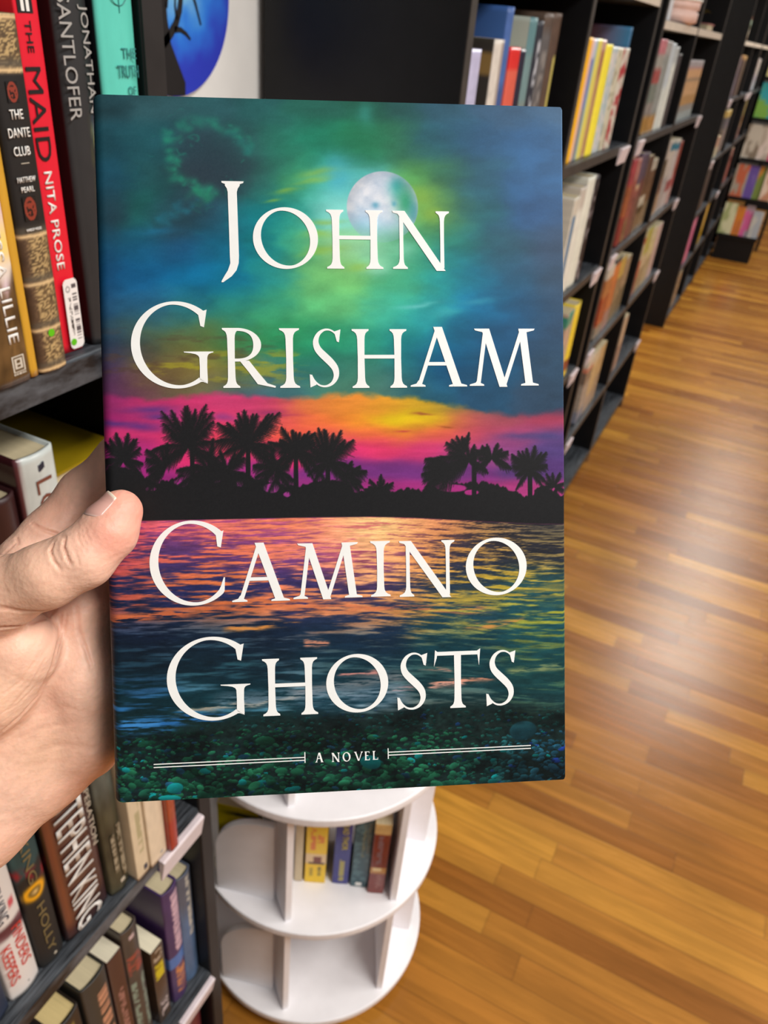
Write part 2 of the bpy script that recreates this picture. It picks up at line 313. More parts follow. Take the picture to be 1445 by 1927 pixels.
def paint_cover(U, V):
    """sRGB colour (0..1) of the printed jacket at (U, V) in 0..1 (V up)"""
    P = HM @ np.stack([U, V, np.ones_like(U)]); X = P[0]/P[2]; Y = P[1]/P[2]
    Y0 = Y
    wx = (fbm(X/70, Y/50, 1)-.5)*60; wy = (fbm(X/80, Y/34, 5)-.5)*44
    out = rbf(SKY, X+wx, Y+wy*.7, 46, 36)
    cl = fbm(X/55+.5*wx/30, Y/26, 21, 5)
    out = out*(0.86+.30*cl)[:, None]
    def blob(c, x, y, sx, sy, k, ang=0, wob=.6):
        a = math.radians(ang); dx = (X+wx*wob*.4-x); dy = (Y+wy*wob*.4-y)
        p = (dx*math.cos(a)+dy*math.sin(a))/sx; q = (-dx*math.sin(a)+dy*math.cos(a))/sy
        w = k*np.exp(-(p*p+q*q)); np.copyto(out, out*(1-w)[:, None]+w[:, None]*np.array(c, float))
    # dark cumulus with lit rim, upper left
    for c in [(415,290,62,34),(385,318,40,30),(450,320,46,26),(375,262,34,22),(360,395,40,26),(220,400,36,46),(330,430,40,24)]:
        blob((42,58,70), *c, .55)
    rim = smooth(.5,.7,fbm(X/22,Y/18,35,3))*np.exp(-((fbm(X/60, Y/46, 33, 4)-.5)/.03)**2)*np.exp(-((X-395)/95)**2-((Y-300)/95)**2)
    out = out*(1-.38*rim)[:, None]+(.38*rim)[:, None]*np.array((40,150,125.))
    rc = random.Random(12)
    for pl, col, k in (([(322,262),(330,246),(352,230),(378,224),(402,238),(432,236),(452,252),(470,264),(478,278)], (44,140,118), .34), ([(330,262),(325,290),(333,312),(328,326),(346,342),(368,346),(378,362),(398,356),(412,344)], (44,142,116), .40), ([(440,258),(466,272),(474,290)], (40,132,128), .25), ([(372,352),(388,372),(402,366),(398,384)], (42,132,104), .32), ([(292,424),(318,412),(332,398),(352,384),(386,378)], (40,118,140), .30)):
        for (xa, ya), (xb, yb) in zip(pl[:-1], pl[1:]):
            for q in range(7):
                t = rc.random(); s_ = rc.uniform(2.5, 8); blob(col, xa+(xb-xa)*t+rc.gauss(0, 8), ya+(yb-ya)*t+rc.gauss(0, 6), s_*1.6, s_, k*rc.uniform(.2, 1.1), rc.uniform(-50, 50), .15)
    # light round the moon and wisps
    blob((70,175,205), 642, 330, 26, 34, .75); blob((150,225,222), 640, 400, 40, 44, .6); blob((175,232,222), 690, 470, 60, 34, .35)
    for c in [(600,340,36,6),(548,358,24,5),(520,375,14,4),(620,415,30,5),(606,325,40,9),(610,440,30,8),(690,500,30,7),(800,370,40,20),(820,400,26,16),(610,470,40,8)]:
        blob((150,185,70), *c, .55, -6, 1.2)
    for c in [(690,215,16,22,(60,150,140)),(720,500,24,14,(160,225,205)),(770,470,22,16,(130,205,180)),(790,572,34,4,(120,205,205)),(850,585,30,9,(70,180,185)),(905,566,30,6,(60,150,175)),(300,432,40,7,(36,112,150))]:
        blob(c[4], *c[:4], .6, -5, 1.2)
    # yellow green cloud bank above the sunset
    bank = smooth(640, 675, Y)*(1-smooth(700, 735, Y))*(1-smooth(520, 640, X))*smooth(235, 300, X)
    st = smooth(.50, .68, fbm(X/60, Y/13, 41, 5))
    out = out*(1-.65*bank*st)[:, None]+(.65*bank*st)[:, None]*np.array((165,158,48.))
    st = smooth(.52, .7, fbm(X/55, Y/12, 47, 5)); bank2 = smooth(600, 660, Y)*(1-smooth(705, 740, Y))*(1-smooth(430, 600, X))
    out = out*(1-.5*bank2*st)[:, None]+(.5*bank2*st)[:, None]*np.array((82,62,52.))
    # sunset band under the wavy edge
    ed = np.interp(X, [180,280,420,480,530,580,640,720,800,870,930,1000,1070], [738,752,740,742,752,748,742,744,752,765,778,778,770])
    ed = ed+(fbm(X/26, Y/16, 51)-.5)*16
    gl = rbf(GLOW, X+wx*.8, Y+wy*.35, 42, 17)
    gl = gl*(0.9+.2*fbm(X/46, Y/9, 61, 5))[:, None]
    k = smooth(-7, 7, Y-ed); out = out*(1-k)[:, None]+gl*k[:, None]
    for c in [(285,770,48,7,(92,55,125)),(300,782,34,6,(92,55,125)),(215,797,40,6,(85,50,120)),(265,803,36,8,(95,52,125)),(335,800,20,4,(120,60,135)),(430,788,22,6,(150,65,130)),(510,775,30,5,(160,55,105)),(520,782,44,3,(165,60,95)),(985,822,45,8,(85,66,120)),(1035,820,40,9,(75,66,120)),(795,777,18,2.4,(150,80,50)),(838,804,14,2.2,(150,80,40)),(760,812,14,2,(190,70,70))]:
        blob(c[4], *c[:4], .85, 0, 1.0)
    # moon
    mx, my, r = 724.5, 389.0, 67.0
    d = np.hypot(X-mx, Y-my); inside = smooth(r+1.2, r-1.2, d)
    mo = np.ones((len(X), 3))*np.array((222,228,240.))
    tone = fbm(X/17, Y/15, 71, 5); mo = mo-((tone-.42)*70)[:, None]*np.array((1,.75,.5))
    def mb(c, x, y, sx, sy, k):
        w = k*np.exp(-((X+wx*.15-x)/sx)**2-((Y+wy*.15-y)/sy)**2); return w[:, None], np.array(c, float)
    for a in [((45,160,165),752,350,16,22,.75),((40,150,105),768,380,20,34,.85),((60,165,185),782,400,10,26,.5),((150,205,240),690,430,40,30,.75),((150,210,225),735,450,36,22,.85),((95,165,195),710,384,7,6,.8),((95,170,190),745,382,5,5,.8),((160,190,225),724,330,30,12,.4),((120,190,190),764,440,20,20,.6)]:
        w, c = mb(*a); mo = mo*(1-w)+c*w
    mo = mo*(1-.12*smooth(r*.6, r, d))[:, None]
    fade = inside*(1-.75*smooth(410, 462, Y+(X-mx)*-.1))
    out = out*(1-fade)[:, None]+mo*fade[:, None]
    # water
    hz = np.interp(X, [180,330,560,700,780,1000,1080], [982,979,974,972,974,985,986])
    w = (Y-hz).clip(0, None); pers = 6+w*.055
    tilt = (X-640)*-.045*smooth(1080, 1200, Y)
    yy = (Y+tilt)
    q = 165*np.log1p(w/165.0)
    ux = X+26*(fbm(X/120, q/20, 79, 3)-.5)
    rp = .46*fbm(ux/(34+w*.11), q/2.3, 83, 4)+.32*fbm(ux/(95+w*.22), (q+.05*X)/5.0, 87, 4)+.22*fbm(ux/(18+w*.08), q/1.3, 89, 3)
    rp = .5+(rp-.5)*(1.45-.25*smooth(0, 250, w))
    lo, hi = .40, .62
    kk = smooth(lo, hi, rp+.07*np.exp(-((X-715)/60)**2)*(1-smooth(1010, 1130, Y))+.06*(1-smooth(985, 1050, Y))-.085*smooth(1165, 1215, Y)-.07*smooth(800, 940, X)*(1-smooth(1060, 1130, Y)))
    WLc = rbf(WL, X, yy, 62, 34)*(1-.20*(smooth(1170, 1215, Y)*(1-smooth(1270, 1320, Y))))[:, None]; WDc = rbf(WD, X, yy, 62, 34)
    wa = WDc*(1-kk)[:, None]+WLc*kk[:, None]
    wa = wa*(.78+.44*fbm(X/22, q/1.9, 91, 4))[:, None]
    # warm bands and sparks on the swell
    def band(c, xa, xb, ya, yb, th, k):
        t = (X-xa)/(xb-xa); yc = ya+(yb-ya)*t+(fbm(X/40, Y/9, 95)-.5)*16
        m = np.exp(-((Y-yc)/th)**2)*smooth(-.12, .06, t)*(1-smooth(.94, 1.12, t))*smooth(.40, .60, fbm(X/40, Y/3.2, 99, 4))*k
        return m[:, None], np.array(c, float)
    for a in [((212,112,70),205,560,1168,1128,10,.9),((222,128,85),470,900,1136,1146,9,.8),((170,150,70),820,1064,1132,1110,12,.7),((228,150,75),430,560,1182,1174,4.5,.9),((215,150,80),880,990,1180,1166,5,.9),((165,160,70),990,1064,1158,1150,12,.6),((225,150,120),575,620,1210,1209,3.5,.9),((225,150,140),640,720,1268,1264,4,.9),((222,150,140),735,780,1300,1296,4,.8),((226,150,120),820,930,1288,1276,5,.95),((222,160,140),790,850,1258,1262,4,.7),((222,165,150),810,880,1292,1286,5,.9),((215,190,160),340,560,1340,1312,4,.7),((150,170,190),420,760,1318,1300,14,.55),((190,180,180),560,760,1300,1270,10,.45),((190,190,120),960,1064,1262,1254,5,.6)]:
        m, c = band(*a); wa = wa*(1-m)+c*m
    # blue foam line on the left
    for a in [((52,120,195),222,420,1368,1346,9,.85),((70,140,205),232,300,1362,1360,8,.9),((56,130,195),240,330,1378,1372,6,.9)]:
        m, c = band(*a); wa = wa*(1-m)+c*m
    # pebbles
    rnd = random.Random(5)
    sh = np.interp(X, [180,330,440,560,700,860,1080], [1382,1378,1352,1345,1338,1318,1330])+(fbm(X/40, Y/40, 101)-.5)*20
    pk = smooth(-16, 22, Y-sh)
    peb = np.ones((len(X), 3))*np.array((22,36,35.))+((fbm(X/9, Y/6, 103, 4)-.5)*34)[:, None]*np.array((.5,1,.9))
    return X, Y, out, wa, hz, pk, peb, rnd
def paint_grid(nu, nv):
    """colour array (nv+1, nu+1, 3), sRGB 0..1"""
    u = np.linspace(0, 1, nu+1); v = np.linspace(0, 1, nv+1)
    Ug, Vg = np.meshgrid(u, v)
    X, Y, out, wa, hz, pk, peb, rnd = paint_cover(Ug.ravel(), Vg.ravel())
    sh = Ug.shape; Xg = X.reshape(sh); Yg = Y.reshape(sh); peb = peb.reshape(sh+(3,))
    # pebbles as many small ellipses, far ones small, near ones larger
    lst = []
    for k in range(2300):
        y = 1330+rnd.random()**.8*190; x = 205+rnd.random()*870
        s = (2.2+7.5*max(0, (y-1330)/180)*rnd.random()**1.8)*(1.3 if rnd.random() < .12 else 1)
        lst.append((x, y, s*(1.1+.6*rnd.random()), s*(.55+.35*rnd.random()), rnd.uniform(-25, 25), rnd.random(), rnd.random()))
    lst += [(985,1374,26,18,-10,.6,.5),(500,1394,19,9,0,.65,.5),(698,1434,20,13,10,.93,.99),(273,1400,14,6,-12,.45,.5),(330,1483,16,10,-8,.8,.97),(457,1472,8,6,0,.85,.98),(555,1484,12,5,-10,.9,.99),(320,1502,22,6,0,.9,.99),(530,1450,12,6,-5,.7,.5),(560,1452,13,7,0,.6,.5)]
    for x, y, a, b, an, val, tint in lst:
        uu, vv = cov(x, y); i = int(uu/CW*nu); j = int(vv/CH*nv); m = int(a*nu/860*1.25)+3
        i0, i1 = max(0, i-m), min(nu+1, i+m); j0, j1 = max(0, j-m), min(nv+1, j+m)
        if i0 >= i1 or j0 >= j1: continue
        dx = Xg[j0:j1, i0:i1]-x; dy = Yg[j0:j1, i0:i1]-y; c, s_ = math.cos(math.radians(an)), math.sin(math.radians(an))
        p = (dx*c+dy*s_)/a; q = (-dx*s_+dy*c)/b; rr = p*p+q*q
        k = smooth(1.12, .82, rr)*.9
        lit = .75+.35*np.clip(-q*.8-.2*p, -1, 1)
        bx = smooth(820, 1060, np.array(float(x)))
        base = np.array((18+22*val, 62+50*val, 48+32*val))*(1-bx)+np.array((26+20*val, 66+42*val, 84+56*val))*bx
        if y < 1372: base = np.array((18+20*val, 58+42*val, 56+40*val))
        if tint > .955 : base = np.array((22, 138, 140.))*(.7+.35*val)
        elif tint < .08: base = base*np.array((1.0, .8, 1.5))
        base = base*(.85+.5*val)*(1 if y > 1385 else .8)
        peb[j0:j1, i0:i1] = peb[j0:j1, i0:i1]*(1-k)[..., None]+(base[None, None, :]*lit[..., None])*k[..., None]
    dk = 1-.45*smooth(.45, .7, fbm(X/70, Y/40, 105, 3)); peb = peb*dk.reshape(sh)[..., None]
    wat = wa*(1-pk*.93)[:, None]+peb.reshape(-1, 3)*(pk*.93)[:, None]
    kh = smooth(-1.2, 1.2, Y-hz); img = out*(1-kh)[:, None]+wat*kh[:, None]
    # silhouettes: land, bushes, palms
    st = 1.0; MX0, MY0 = 170.0, 750.0
    mask = np.zeros((250, 910), np.float32); rp = random.Random(3)
    gx = MX0+np.arange(910)
    top = np.interp(gx, [170,195,208,232,258,280,300,345,400,440,470,520,560,600,640,675,690,720,745,770,800,840,900,960,990,1020,1045,1075], [905,892,884,878,884,900,905,895,880,890,900,905,915,905,900,920,922,912,926,918,922,912,905,915,930,915,918,925])
    top = top+(fbm(gx/7.0, gx*0, 111, 4)-.5)*16
    gy = MY0+np.arange(250)[:, None]
    mask = np.maximum(mask, smooth(-1.5, 1.5, gy-top[None, :])).astype(np.float32)
    # gaps of dusk sky between the trunks
    for x, y, a, b in [(345,907,12,9),(356,895,6,9),(285,920,9,3.5),(410,905,8,3),(480,885,4,8),(455,910,6,5),(515,918,15,9),(545,905,9,11),(545,930,8,5),(535,890,6,5),(585,872,8,4),(672,920,10,6),(690,918,6,6),(855,918,26,7),(825,905,14,8),(890,926,14,5),(968,915,14,9),(1000,925,9,9),(1035,912,10,8),(1058,925,7,8)]:
        hole = smooth(1.25, .75, ((gx[None, :]-x+(fbm(gx/6.0, gx*0, 7)[None, :]-.5)*10)/a)**2+((gy-y)/b)**2); mask = mask*(1-hole*(gy < 940))
    def F(n, l, sp, dr, a0=90):
        r = []
        for k in range(int(n*1.3+.5)):
            n_ = int(n*1.3+.5); an = a0+sp*(k/(n_-1)-.5)+rp.uniform(-11, 11); up = abs(math.sin(math.radians(an))) if math.sin(math.radians(an)) > 0 else 0
            r.append((an, l*(.66+.55*rp.random()), dr*(1.15-up)*(.7+.6*rp.random())))
        return r
    for cx, cy, fr in [
        (357,842, F(9,74,75,.05)+F(8,66,220,.5)), (470,838, F(9,74,100,.12)+F(8,68,230,.5)), (560,852, F(8,54,110,.3)+F(8,58,230,.7)), (620,872, F(8,62,100,.12)+F(8,56,230,.6)),
        (235,868, F(7,52,90,.1)+F(5,44,190,.5)), (395,885, F(7,60,190,.5)), (315,880, F(6,56,120,.7,150)), (430,890, F(6,60,180,.6)), (520,885, F(7,48,220,.6)),
        (885,868, F(7,46,200,.6)+F(5,62,70,.55,160)), (878,850, F(5,36,40,.02,95)), (928,862, F(8,36,200,.45)), (838,893,F(5,42,70,.7,150)), (860,882,F(5,60,50,.55,165)), (1000,885, F(7,42,100,.15)+F(7,42,230,.6)), (655,895, F(6,42,100,.6,25)), (718,922, F(9,26,170,.2)), (1045,915,F(5,26,160,.3))]:
        palm(mask, MX0, MY0, 1.0, cx, cy, fr, rp)
    for x, a, b in [(365,845,980),(470,840,980),(560,850,980),(620,870,980),(895,850,980),(1000,885,980)]:
        i = int(x-MX0); mask[int(a-MY0):, i-4:i+5] = np.maximum(mask[int(a-MY0):, i-4:i+5], 1)
    mask[int(940-MY0):, :] = 1
    ix = np.clip(X-MX0, 0, 908.99); iy = np.clip(Y-MY0, 0, 248.99); a = ix.astype(int); b = iy.astype(int); fx = ix-a; fy = iy-b
    mk = (mask[b, a]*(1-fx)+mask[b, a+1]*fx)*(1-fy)+(mask[b+1, a]*(1-fx)+mask[b+1, a+1]*fx)*fy
    mk = mk*(Y > MY0+1)*(1-kh)
    img = img*(1-mk)[:, None]+np.array((30,30,32.))*mk[:, None]
    img = img+((fbm(X/2.2, Y/2.2, 121, 2)-.5)*6)[:, None]
    # scuffs and specks
    rs = random.Random(9)
    g = img/255.0; m = g.mean(1, keepdims=True); g = (m+(g-m)*1.06)*.95
    return np.clip(g, 0, 1).reshape(sh+(3,))
# ------------------------------------------------------------------ room
def struct(name, m, mb): o = mb.build(name, m); return tag(o, kind='structure')
struct('floor', oak(), MB().box(-1.4, 5.0, -3.0, 13.0, -.05, 0))
struct('wall_left', mat('white_wall_paint', (246, 246, 244), .7, .015, 20), MB().box(-.86, -.74, -3.0, 13.0, 0, 3.2))
struct('wall_back', mat('grey_wall_paint', (120, 114, 108), .7, .04, 12), MB().box(-.74, 5.0, 12.6, 12.72, 0, 3.2))
# ------------------------------------------------------------------ bookcases
XF, XB = -.42, -.725
def bookcase(y0, y1, label, shelves, divs=(), xf=XF, h=2.15, rails=(), full=(), edge=None):
    """open black bookcase, back to the wall, front at xf; rails: (y0, y1, shelf z) white label holders"""
    t = thing('bookcase', label, 'bookcase', (xf, y0, 0)); ed = edge or M_EDGE
    w = y1-y0; d = xf-XB
    MB().box(-d, 0, 0, .022, 0, h).build('side_panel', M_BLACK, t, .001)
    MB().box(-d, 0, w-.022, w, 0, h).build('side_panel', M_BLACK, t, .001)
    MB().box(-d, -d+.006, .022, w-.022, .0, h-.02).build('back_panel', M_BLACK, t)
    MB().box(-d, 0, .022, w-.022, h-.022, h).build('top_panel', M_BLACK, t)
    MB().box(-.02, -.012, .022, w-.022, 0, .055).build('plinth', M_BLACK, t)
    for a in [0]+[q-y0 for q in divs]+[w-.022]:           # worn lighter front edge of every upright
        MB().box(0, .0015, a+.001, a+.021, .002, h-.002).build('front_edge', ed, t)
    cuts = [.022]+[q-y0 for q in divs]+[w-.022]
    for q in divs: MB().box(-d+.006, 0, q-y0, q-y0+.022, .055, h-.022).build('divider', M_BLACK, t, .001)
    for z in shelves:
        for k in range(len(cuts)-1):
            a = cuts[k]+(.022 if k else 0); b = cuts[k+1]
            s = MB().box(-d+.006, -.001, a, b, z-.022, z).build('shelf', M_ASH, t, .0008)
            MB().box(-.001, .001, a+.001, b-.001, z-.021, z-.0015).build('shelf_edge', M_PALEEDGE if z in full else (M_ASH if edge else M_EDGE), s)
    for a, b, z in rails:
        MB().prism([(.002, z-.045), (.004, z-.045), (.011, z-.006), (.009, z-.004), (.002, z-.004)], 1, a-y0, b-y0).build('label_holder', M_LABEL, t, .0006)['label'] = 'pale label holder clipped to the shelf edge'
    return t
SH = [.06, .36, .69, 1.0, 1.322, 1.606, 1.9]
bookcase(-.46, .494, 'black bookcase at left, in front of the camera, holding novels', [.06, .305, .70, 1.0, 1.325, 1.62, 1.9], (), rails=[(.395, .470, .70), (.395, .470, .305), (.402, .470, 1.325)], edge=M_NEARB)
bookcase(1.066, 2.345, 'black double bookcase directly behind and right of the held novel', SH[:5]+[1.648, 1.93], (1.668,), rails=[(2.215, 2.318, 1.322), (2.235, 2.32, 1.0), (2.24, 2.32, .69)], full=(1.648,))
bookcase(2.43, 3.80, 'black double bookcase second along the aisle, end beside open floor', SH, (3.08,), rails=[(2.455, 2.53, 1.322), (2.455, 2.53, 1.0), (2.455, 2.53, .69), (2.455, 2.53, .36), (3.69, 3.775, 1.322), (3.69, 3.775, 1.0), (3.69, 3.775, .69), (3.69, 3.775, .36)], full=(1.606,))
bookcase(5.24, 6.56, 'tall black bookcase third along the aisle, broad side panel facing camera', SH, (5.9,), xf=-.455, rails=[(5.27, 5.40, 1.322), (6.40, 6.53, 1.322), (5.27, 5.37, 1.0), (6.40, 6.53, .69)], full=(1.606,))
bookcase(6.60, 8.0, 'black bookcase farthest along the aisle, behind the crowded card rack', SH, (7.3,), xf=-.455, rails=[(6.63, 6.75, 1.322)], full=(1.606,))
# ------------------------------------------------------------------ books
rng = np.random.default_rng(4)
def C3(c): return np.array(c, float)/255.0
def solid(c, n=.05):
    sd = int(rng.integers(1e6))
    def f(s, t):
        k = 1-n+2*n*fbm(s*6, t*22, sd, 3); return C3(c)[None, :]*k[:, None]
    return f
def bands(*tc, n=.08, soft=.012, side=None, right=None, fx=6, fy=30):
    """(t, colour) pairs from the foot of the spine upwards: each colour holds from its t"""
    sd = int(rng.integers(1e6))
    def f(s, t):
        out = np.ones((len(s), 3))*C3(tc[0][1])
        for q, c in tc[1:]:
            k = smooth(q-soft, q+soft, t)[:, None]; out = out*(1-k)+C3(c)*k
        out = out*(1-n+2*n*fbm(s*fx, t*fy, sd, 3))[:, None]
        if side is not None:
            k = (s < -.02)[:, None]; out = np.where(k, C3(side), out)
        if right is not None:
            k = (s > 1.02)[:, None]; out = np.where(k, C3(right), out)
        return out
    return f
def speckle(c1, c2, th=.5, fx=5, fy=26, base=None, w=.05):
    sd = int(rng.integers(1e6))
    def f(s, t):
        k = smooth(th-w, th+w, fbm(s*fx, t*fy, sd, 3))[:, None]; return C3(c1)*(1-k)+C3(c2)*k
    return f
def mix(f, *layers):
    """layers: (s0, s1, t0, t1, colour) patches printed over a base"""
    def g(s, t):
        o = f(s, t)
        for s0, s1, t0, t1, c in layers:
            k = ((s >= s0) & (s <= s1) & (t >= t0) & (t <= t1))[:, None]; o = np.where(k, C3(c), o)
        return o
    return g
def make_book(label, x, y0, y1, z0, h, d, paint, hard=True, rz=0.0, group=None, pages=None, m=None, nz=40, name=None, tilt=0.0, bulge=None):
    w = y1-y0; ym = (y0+y1)/2
    name = name or ('hardcover_book' if hard else 'paperback_book')
    root = thing(name, label, 'book', (x, ym, z0), rz, group)
    if tilt: root.rotation_euler = (0, tilt, rz)
    th = .0025 if hard else .0007; rc = min(.0035 if hard else .0012, w*.3); bu = (min(.0028, w*.10) if hard else .0004) if bulge is None else bulge
    P = [(-d, -w/2), (-d*.5, -w/2), (-rc, -w/2)]; Q = [(-d, -w/2+th), (-d*.5, -w/2+th), (-rc, -w/2+th)]
    Sx = [-d/.03, -d*.5/.03, -rc/.03]
    for a in (30, 60):
        c = math.cos(math.radians(a)); q = math.sin(math.radians(a)); P.append((-rc+rc*q, -w/2+rc-rc*c)); r2 = max(rc-th, .0002); Q.append((-rc+r2*q, -w/2+rc-r2*c)); Sx.append(0)
    ns = 12
    for k in range(ns+1):
        y = -w/2+rc+(w-2*rc)*k/ns; b = bu*(1-(2*k/ns-1)**2); P.append((b, y)); Q.append((b-th, y)); Sx.append((y+w/2)/w)
    for a in (60, 30):
        c = math.cos(math.radians(a)); q = math.sin(math.radians(a)); P.append((-rc+rc*q, w/2-rc+rc*c)); r2 = max(rc-th, .0002); Q.append((-rc+r2*q, w/2-rc+r2*c)); Sx.append(1)
    P += [(-rc, w/2), (-d*.5, w/2), (-d, w/2)]; Q += [(-rc, w/2-th), (-d*.5, w/2-th), (-d, w/2-th)]; Sx += [1+rc/.03, 1+d*.5/.03, 1+d/.03]
    n = len(P); T = np.linspace(0, 1, nz+1)
    V = [(p[0], p[1], h*t) for t in T for p in P]; sa = np.tile(Sx, nz+1); ta = np.repeat(T, n)
    b = len(V); V += [(q[0], q[1], 0) for q in Q]+[(q[0], q[1], h) for q in Q]
    F = [(j*n+i, j*n+i+1, (j+1)*n+i+1, (j+1)*n+i) for j in range(nz) for i in range(n-1)]
    F += [(b+i+1, b+i, b+n+i, b+n+i+1) for i in range(n-1)]
    F += [(nz*n+i, nz*n+i+1, b+n+i+1, b+n+i) for i in range(n-1)]+[(i+1, i, b+i, b+i+1) for i in range(n-1)]
    sa = np.concatenate([sa, Sx, Sx]); ta = np.concatenate([ta, np.zeros(n), np.ones(n)])
    col = np.clip(paint(sa, ta), 0, 1)
    raw_mesh('cover', np.array(V), F, m or (M_SATIN if hard else M_GLOSS), root, col, smooth=False)
    ins = .003 if hard else .0004
    MB().box(-d+(.003 if hard else 0), -th-(.001 if hard else 0), -w/2+th, w/2-th, ins, h-ins).build('page_block', pages or M_PAGES, root, .0006 if hard else 0)
    root['w'] = w; root['h'] = h; root['ym'] = ym; root['bu'] = bu
    del root['w']; del root['h']; del root['ym']; del root['bu']
    return root
def stext(root, s, y, z, length, height, m, down=True, bold=0.0, x=.0032, name='spine_lettering'):
    """spine lettering at world y, z on a book whose spine faces +X"""
    o = (x, y-root.location.y, z-root.location.z)
    return text_mesh(name, s, root, o, (0, 0, -1) if down else (0, 1, 0), (0, 1, 0) if down else (0, 0, 1), length, height, m, bold)
def patch(root, name, y0, y1, z0, z1, paint, m=None, x=.0033, n=24, label=None, rnd=0.0):
    """thin printed sticker or emblem on a spine"""
    ys = np.linspace(y0, y1, n+1)-root.location.y; zs = np.linspace(z0, z1, n+1)-root.location.z
    Yg, Zg = np.meshgrid(ys, zs); V = np.stack([np.full(Yg.size, x), Yg.ravel(), Zg.ravel()], 1)
    F = [(j*(n+1)+i, j*(n+1)+i+1, (j+1)*(n+1)+i+1, (j+1)*(n+1)+i) for j in range(n) for i in range(n)]
    sg, tg = np.meshgrid(np.linspace(0, 1, n+1), np.linspace(0, 1, n+1))
    if rnd:
        keep = []
        for j in range(n):
            for i in range(n):
                a, b = (i+.5)/n, (j+.5)/n; rx = rnd*(z1-z0)/(y1-y0) if y1-y0 < z1-z0 else rnd
                ex = max(0, abs(a-.5)-(.5-rnd)); ez = max(0, abs(b-.5)-(.5-rnd*(y1-y0)/(z1-z0)))
                if math.hypot(ex/rnd, ez/(rnd*(y1-y0)/(z1-z0))) <= 1: keep.append(j*n+i)
        F = [F[k] for k in keep]
    o = raw_mesh(name, V, F, m or M_GLOSS, root, np.clip(paint(sg.ravel(), tg.ravel()), 0, 1), smooth=False)
    bm = bmesh.new(); bm.from_mesh(o.data)
    bmesh.ops.delete(bm, geom=[v for v in bm.verts if not v.link_faces], context='VERTS')
    bm.to_mesh(o.data); bm.free()
    if label: o['label'] = label
    return o
def ink(name, c, rough=.4): return mat('ink_'+name, c, rough, .01, 50)
I_WHITE = ink('white', (238, 236, 232)); I_BLACK = ink('black', (26, 22, 24)); I_GREY = ink('silver', (165, 163, 160)); I_RED = ink('red', (205, 62, 58))
I_TEAL = ink('dark_teal', (45, 120, 120)); I_GOLD = ink('bronze', (120, 105, 68)); I_ORANGE = ink('orange', (225, 120, 30)); I_BROWN = ink('brown', (120, 66, 52))
I_TAN = ink('tan', (178, 130, 104)); I_NAVY = ink('navy', (52, 56, 74)); I_PALE = ink('pale', (196, 186, 168)); I_LILAC = ink('lilac', (200, 176, 196)); I_YELLOW = ink('yellow', (206, 186, 60)); I_ROSE = ink('rose', (150, 72, 64)); I_SAGE = ink('sage', (132, 146, 132)); I_GREEN = ink('green', (92, 190, 20))
# ------------------------------------------------------------------ near left bookcase: top shelf
GT = 'novels on the near left bookcase top shelf'
Z1 = 1.3255
make_book('dark narrow book at the extreme left end of the top shelf', -.418, .286, .3075, Z1, .22, .14, solid((30, 22, 20)), False, group=GT)
def p_lillie(s, t):
    n1 = fbm(s*4, t*14, 3, 4); n2 = fbm(s*6+2, t*22, 8, 4)
    sky = C3((226, 200, 222))*(1-smooth(.42, .62, t))[:, None]+C3((214, 180, 220))*smooth(.42, .62, t)[:, None]
    glow = np.exp(-((t-.38)/.06)**2)[:, None]; sky = sky*(1-glow)+C3((246, 214, 120))*glow
    rock = C3((96, 72, 44))*(0.45+1.1*n2)[:, None]
    k = smooth(-.03, .03, t-(.262+.10*(n1-.5)+.05*(s-.5)))[:, None]; pale = (smooth(.26, .30, t)*(1-smooth(.31, .35, t)))[:, None]
    o = rock*(1-k)+sky*k; return o*(1-.6*pale*k)+C3((228, 226, 210))*.6*pale*k
b = make_book('wide paperback with pale sunset sky over brown rocks on its spine', -.416, .309, .3355, Z1, .236, .145, p_lillie, False, group=GT)
stext(b, 'VANESSA LILLIE', .3265, 1.405, .104, .0078, I_WHITE, bold=.01, x=.0008)
def p_blogo(s, t):
    fr = ((np.abs(s-.5) > .40) | (np.abs(t-.55) > .38)) & (t > .14); inn = (np.abs(s-.5) < .30) & (np.abs(t-.58) < .26)
    bar = inn & ((s < .34) | (np.abs(t-.58) < .04) | (np.abs(np.abs(t-.58)-.23) < .035) | (s > .66))
    txt = (t < .12) & ((s*14) % 1 < .6)
    return np.where((fr | bar | txt)[:, None], C3((206, 198, 184)), C3((92, 74, 52)))
patch(b, 'publisher_emblem', .3222, .3318, 1.3315, 1.3445, p_blogo, x=.0007)
make_book('thin golden yellow book wedged between rock-pictured paperback and gilt-patterned novel', -.417, .3362, .3428, Z1, .225, .14, solid((206, 156, 52), .04), False, group=GT)
def p_dante(s, t):
    a = fbm(s*9+2*fbm(s*5, t*20, 12, 2), t*52, 14, 3); sw = np.abs(np.sin(9*fbm(s*3, t*14, 31, 3)*6.28))
    br = C3((98, 78, 54))*(.65+.6*a)[:, None]; au = C3((206, 176, 122))
    k = (smooth(.62, .95, sw)*smooth(.10, .22, s)*(1-smooth(.80, .92, s)))[:, None]*.85; o = br*(1-k)+au*k
    dk = smooth(.30, .18, s)[:, None]*.45; o = o*(1-dk)+C3((62, 40, 34))*dk
    blk = (smooth(.437, .443, t)*(1-smooth(.857, .863, t)))[:, None]; o = o*(1-blk)+C3((30, 28, 28))*blk
    for q in (.008, .142, .288, .432, .868, .992):
        r = np.exp(-((t-q)/.006)**2)[:, None]; g = (np.exp(-((t-q-.016)/.012)**2)*.8)[:, None]; o = o*(1-g)+C3((88, 80, 68))*g; o = o*(1-r)+C3((222, 190, 142))*r
    return o
b = make_book('fat novel with gilt scrollwork spine and black title panel', -.416, .3445, .3680, Z1, .209, .145, p_dante, True, group=GT, nz=220, bulge=.0012)
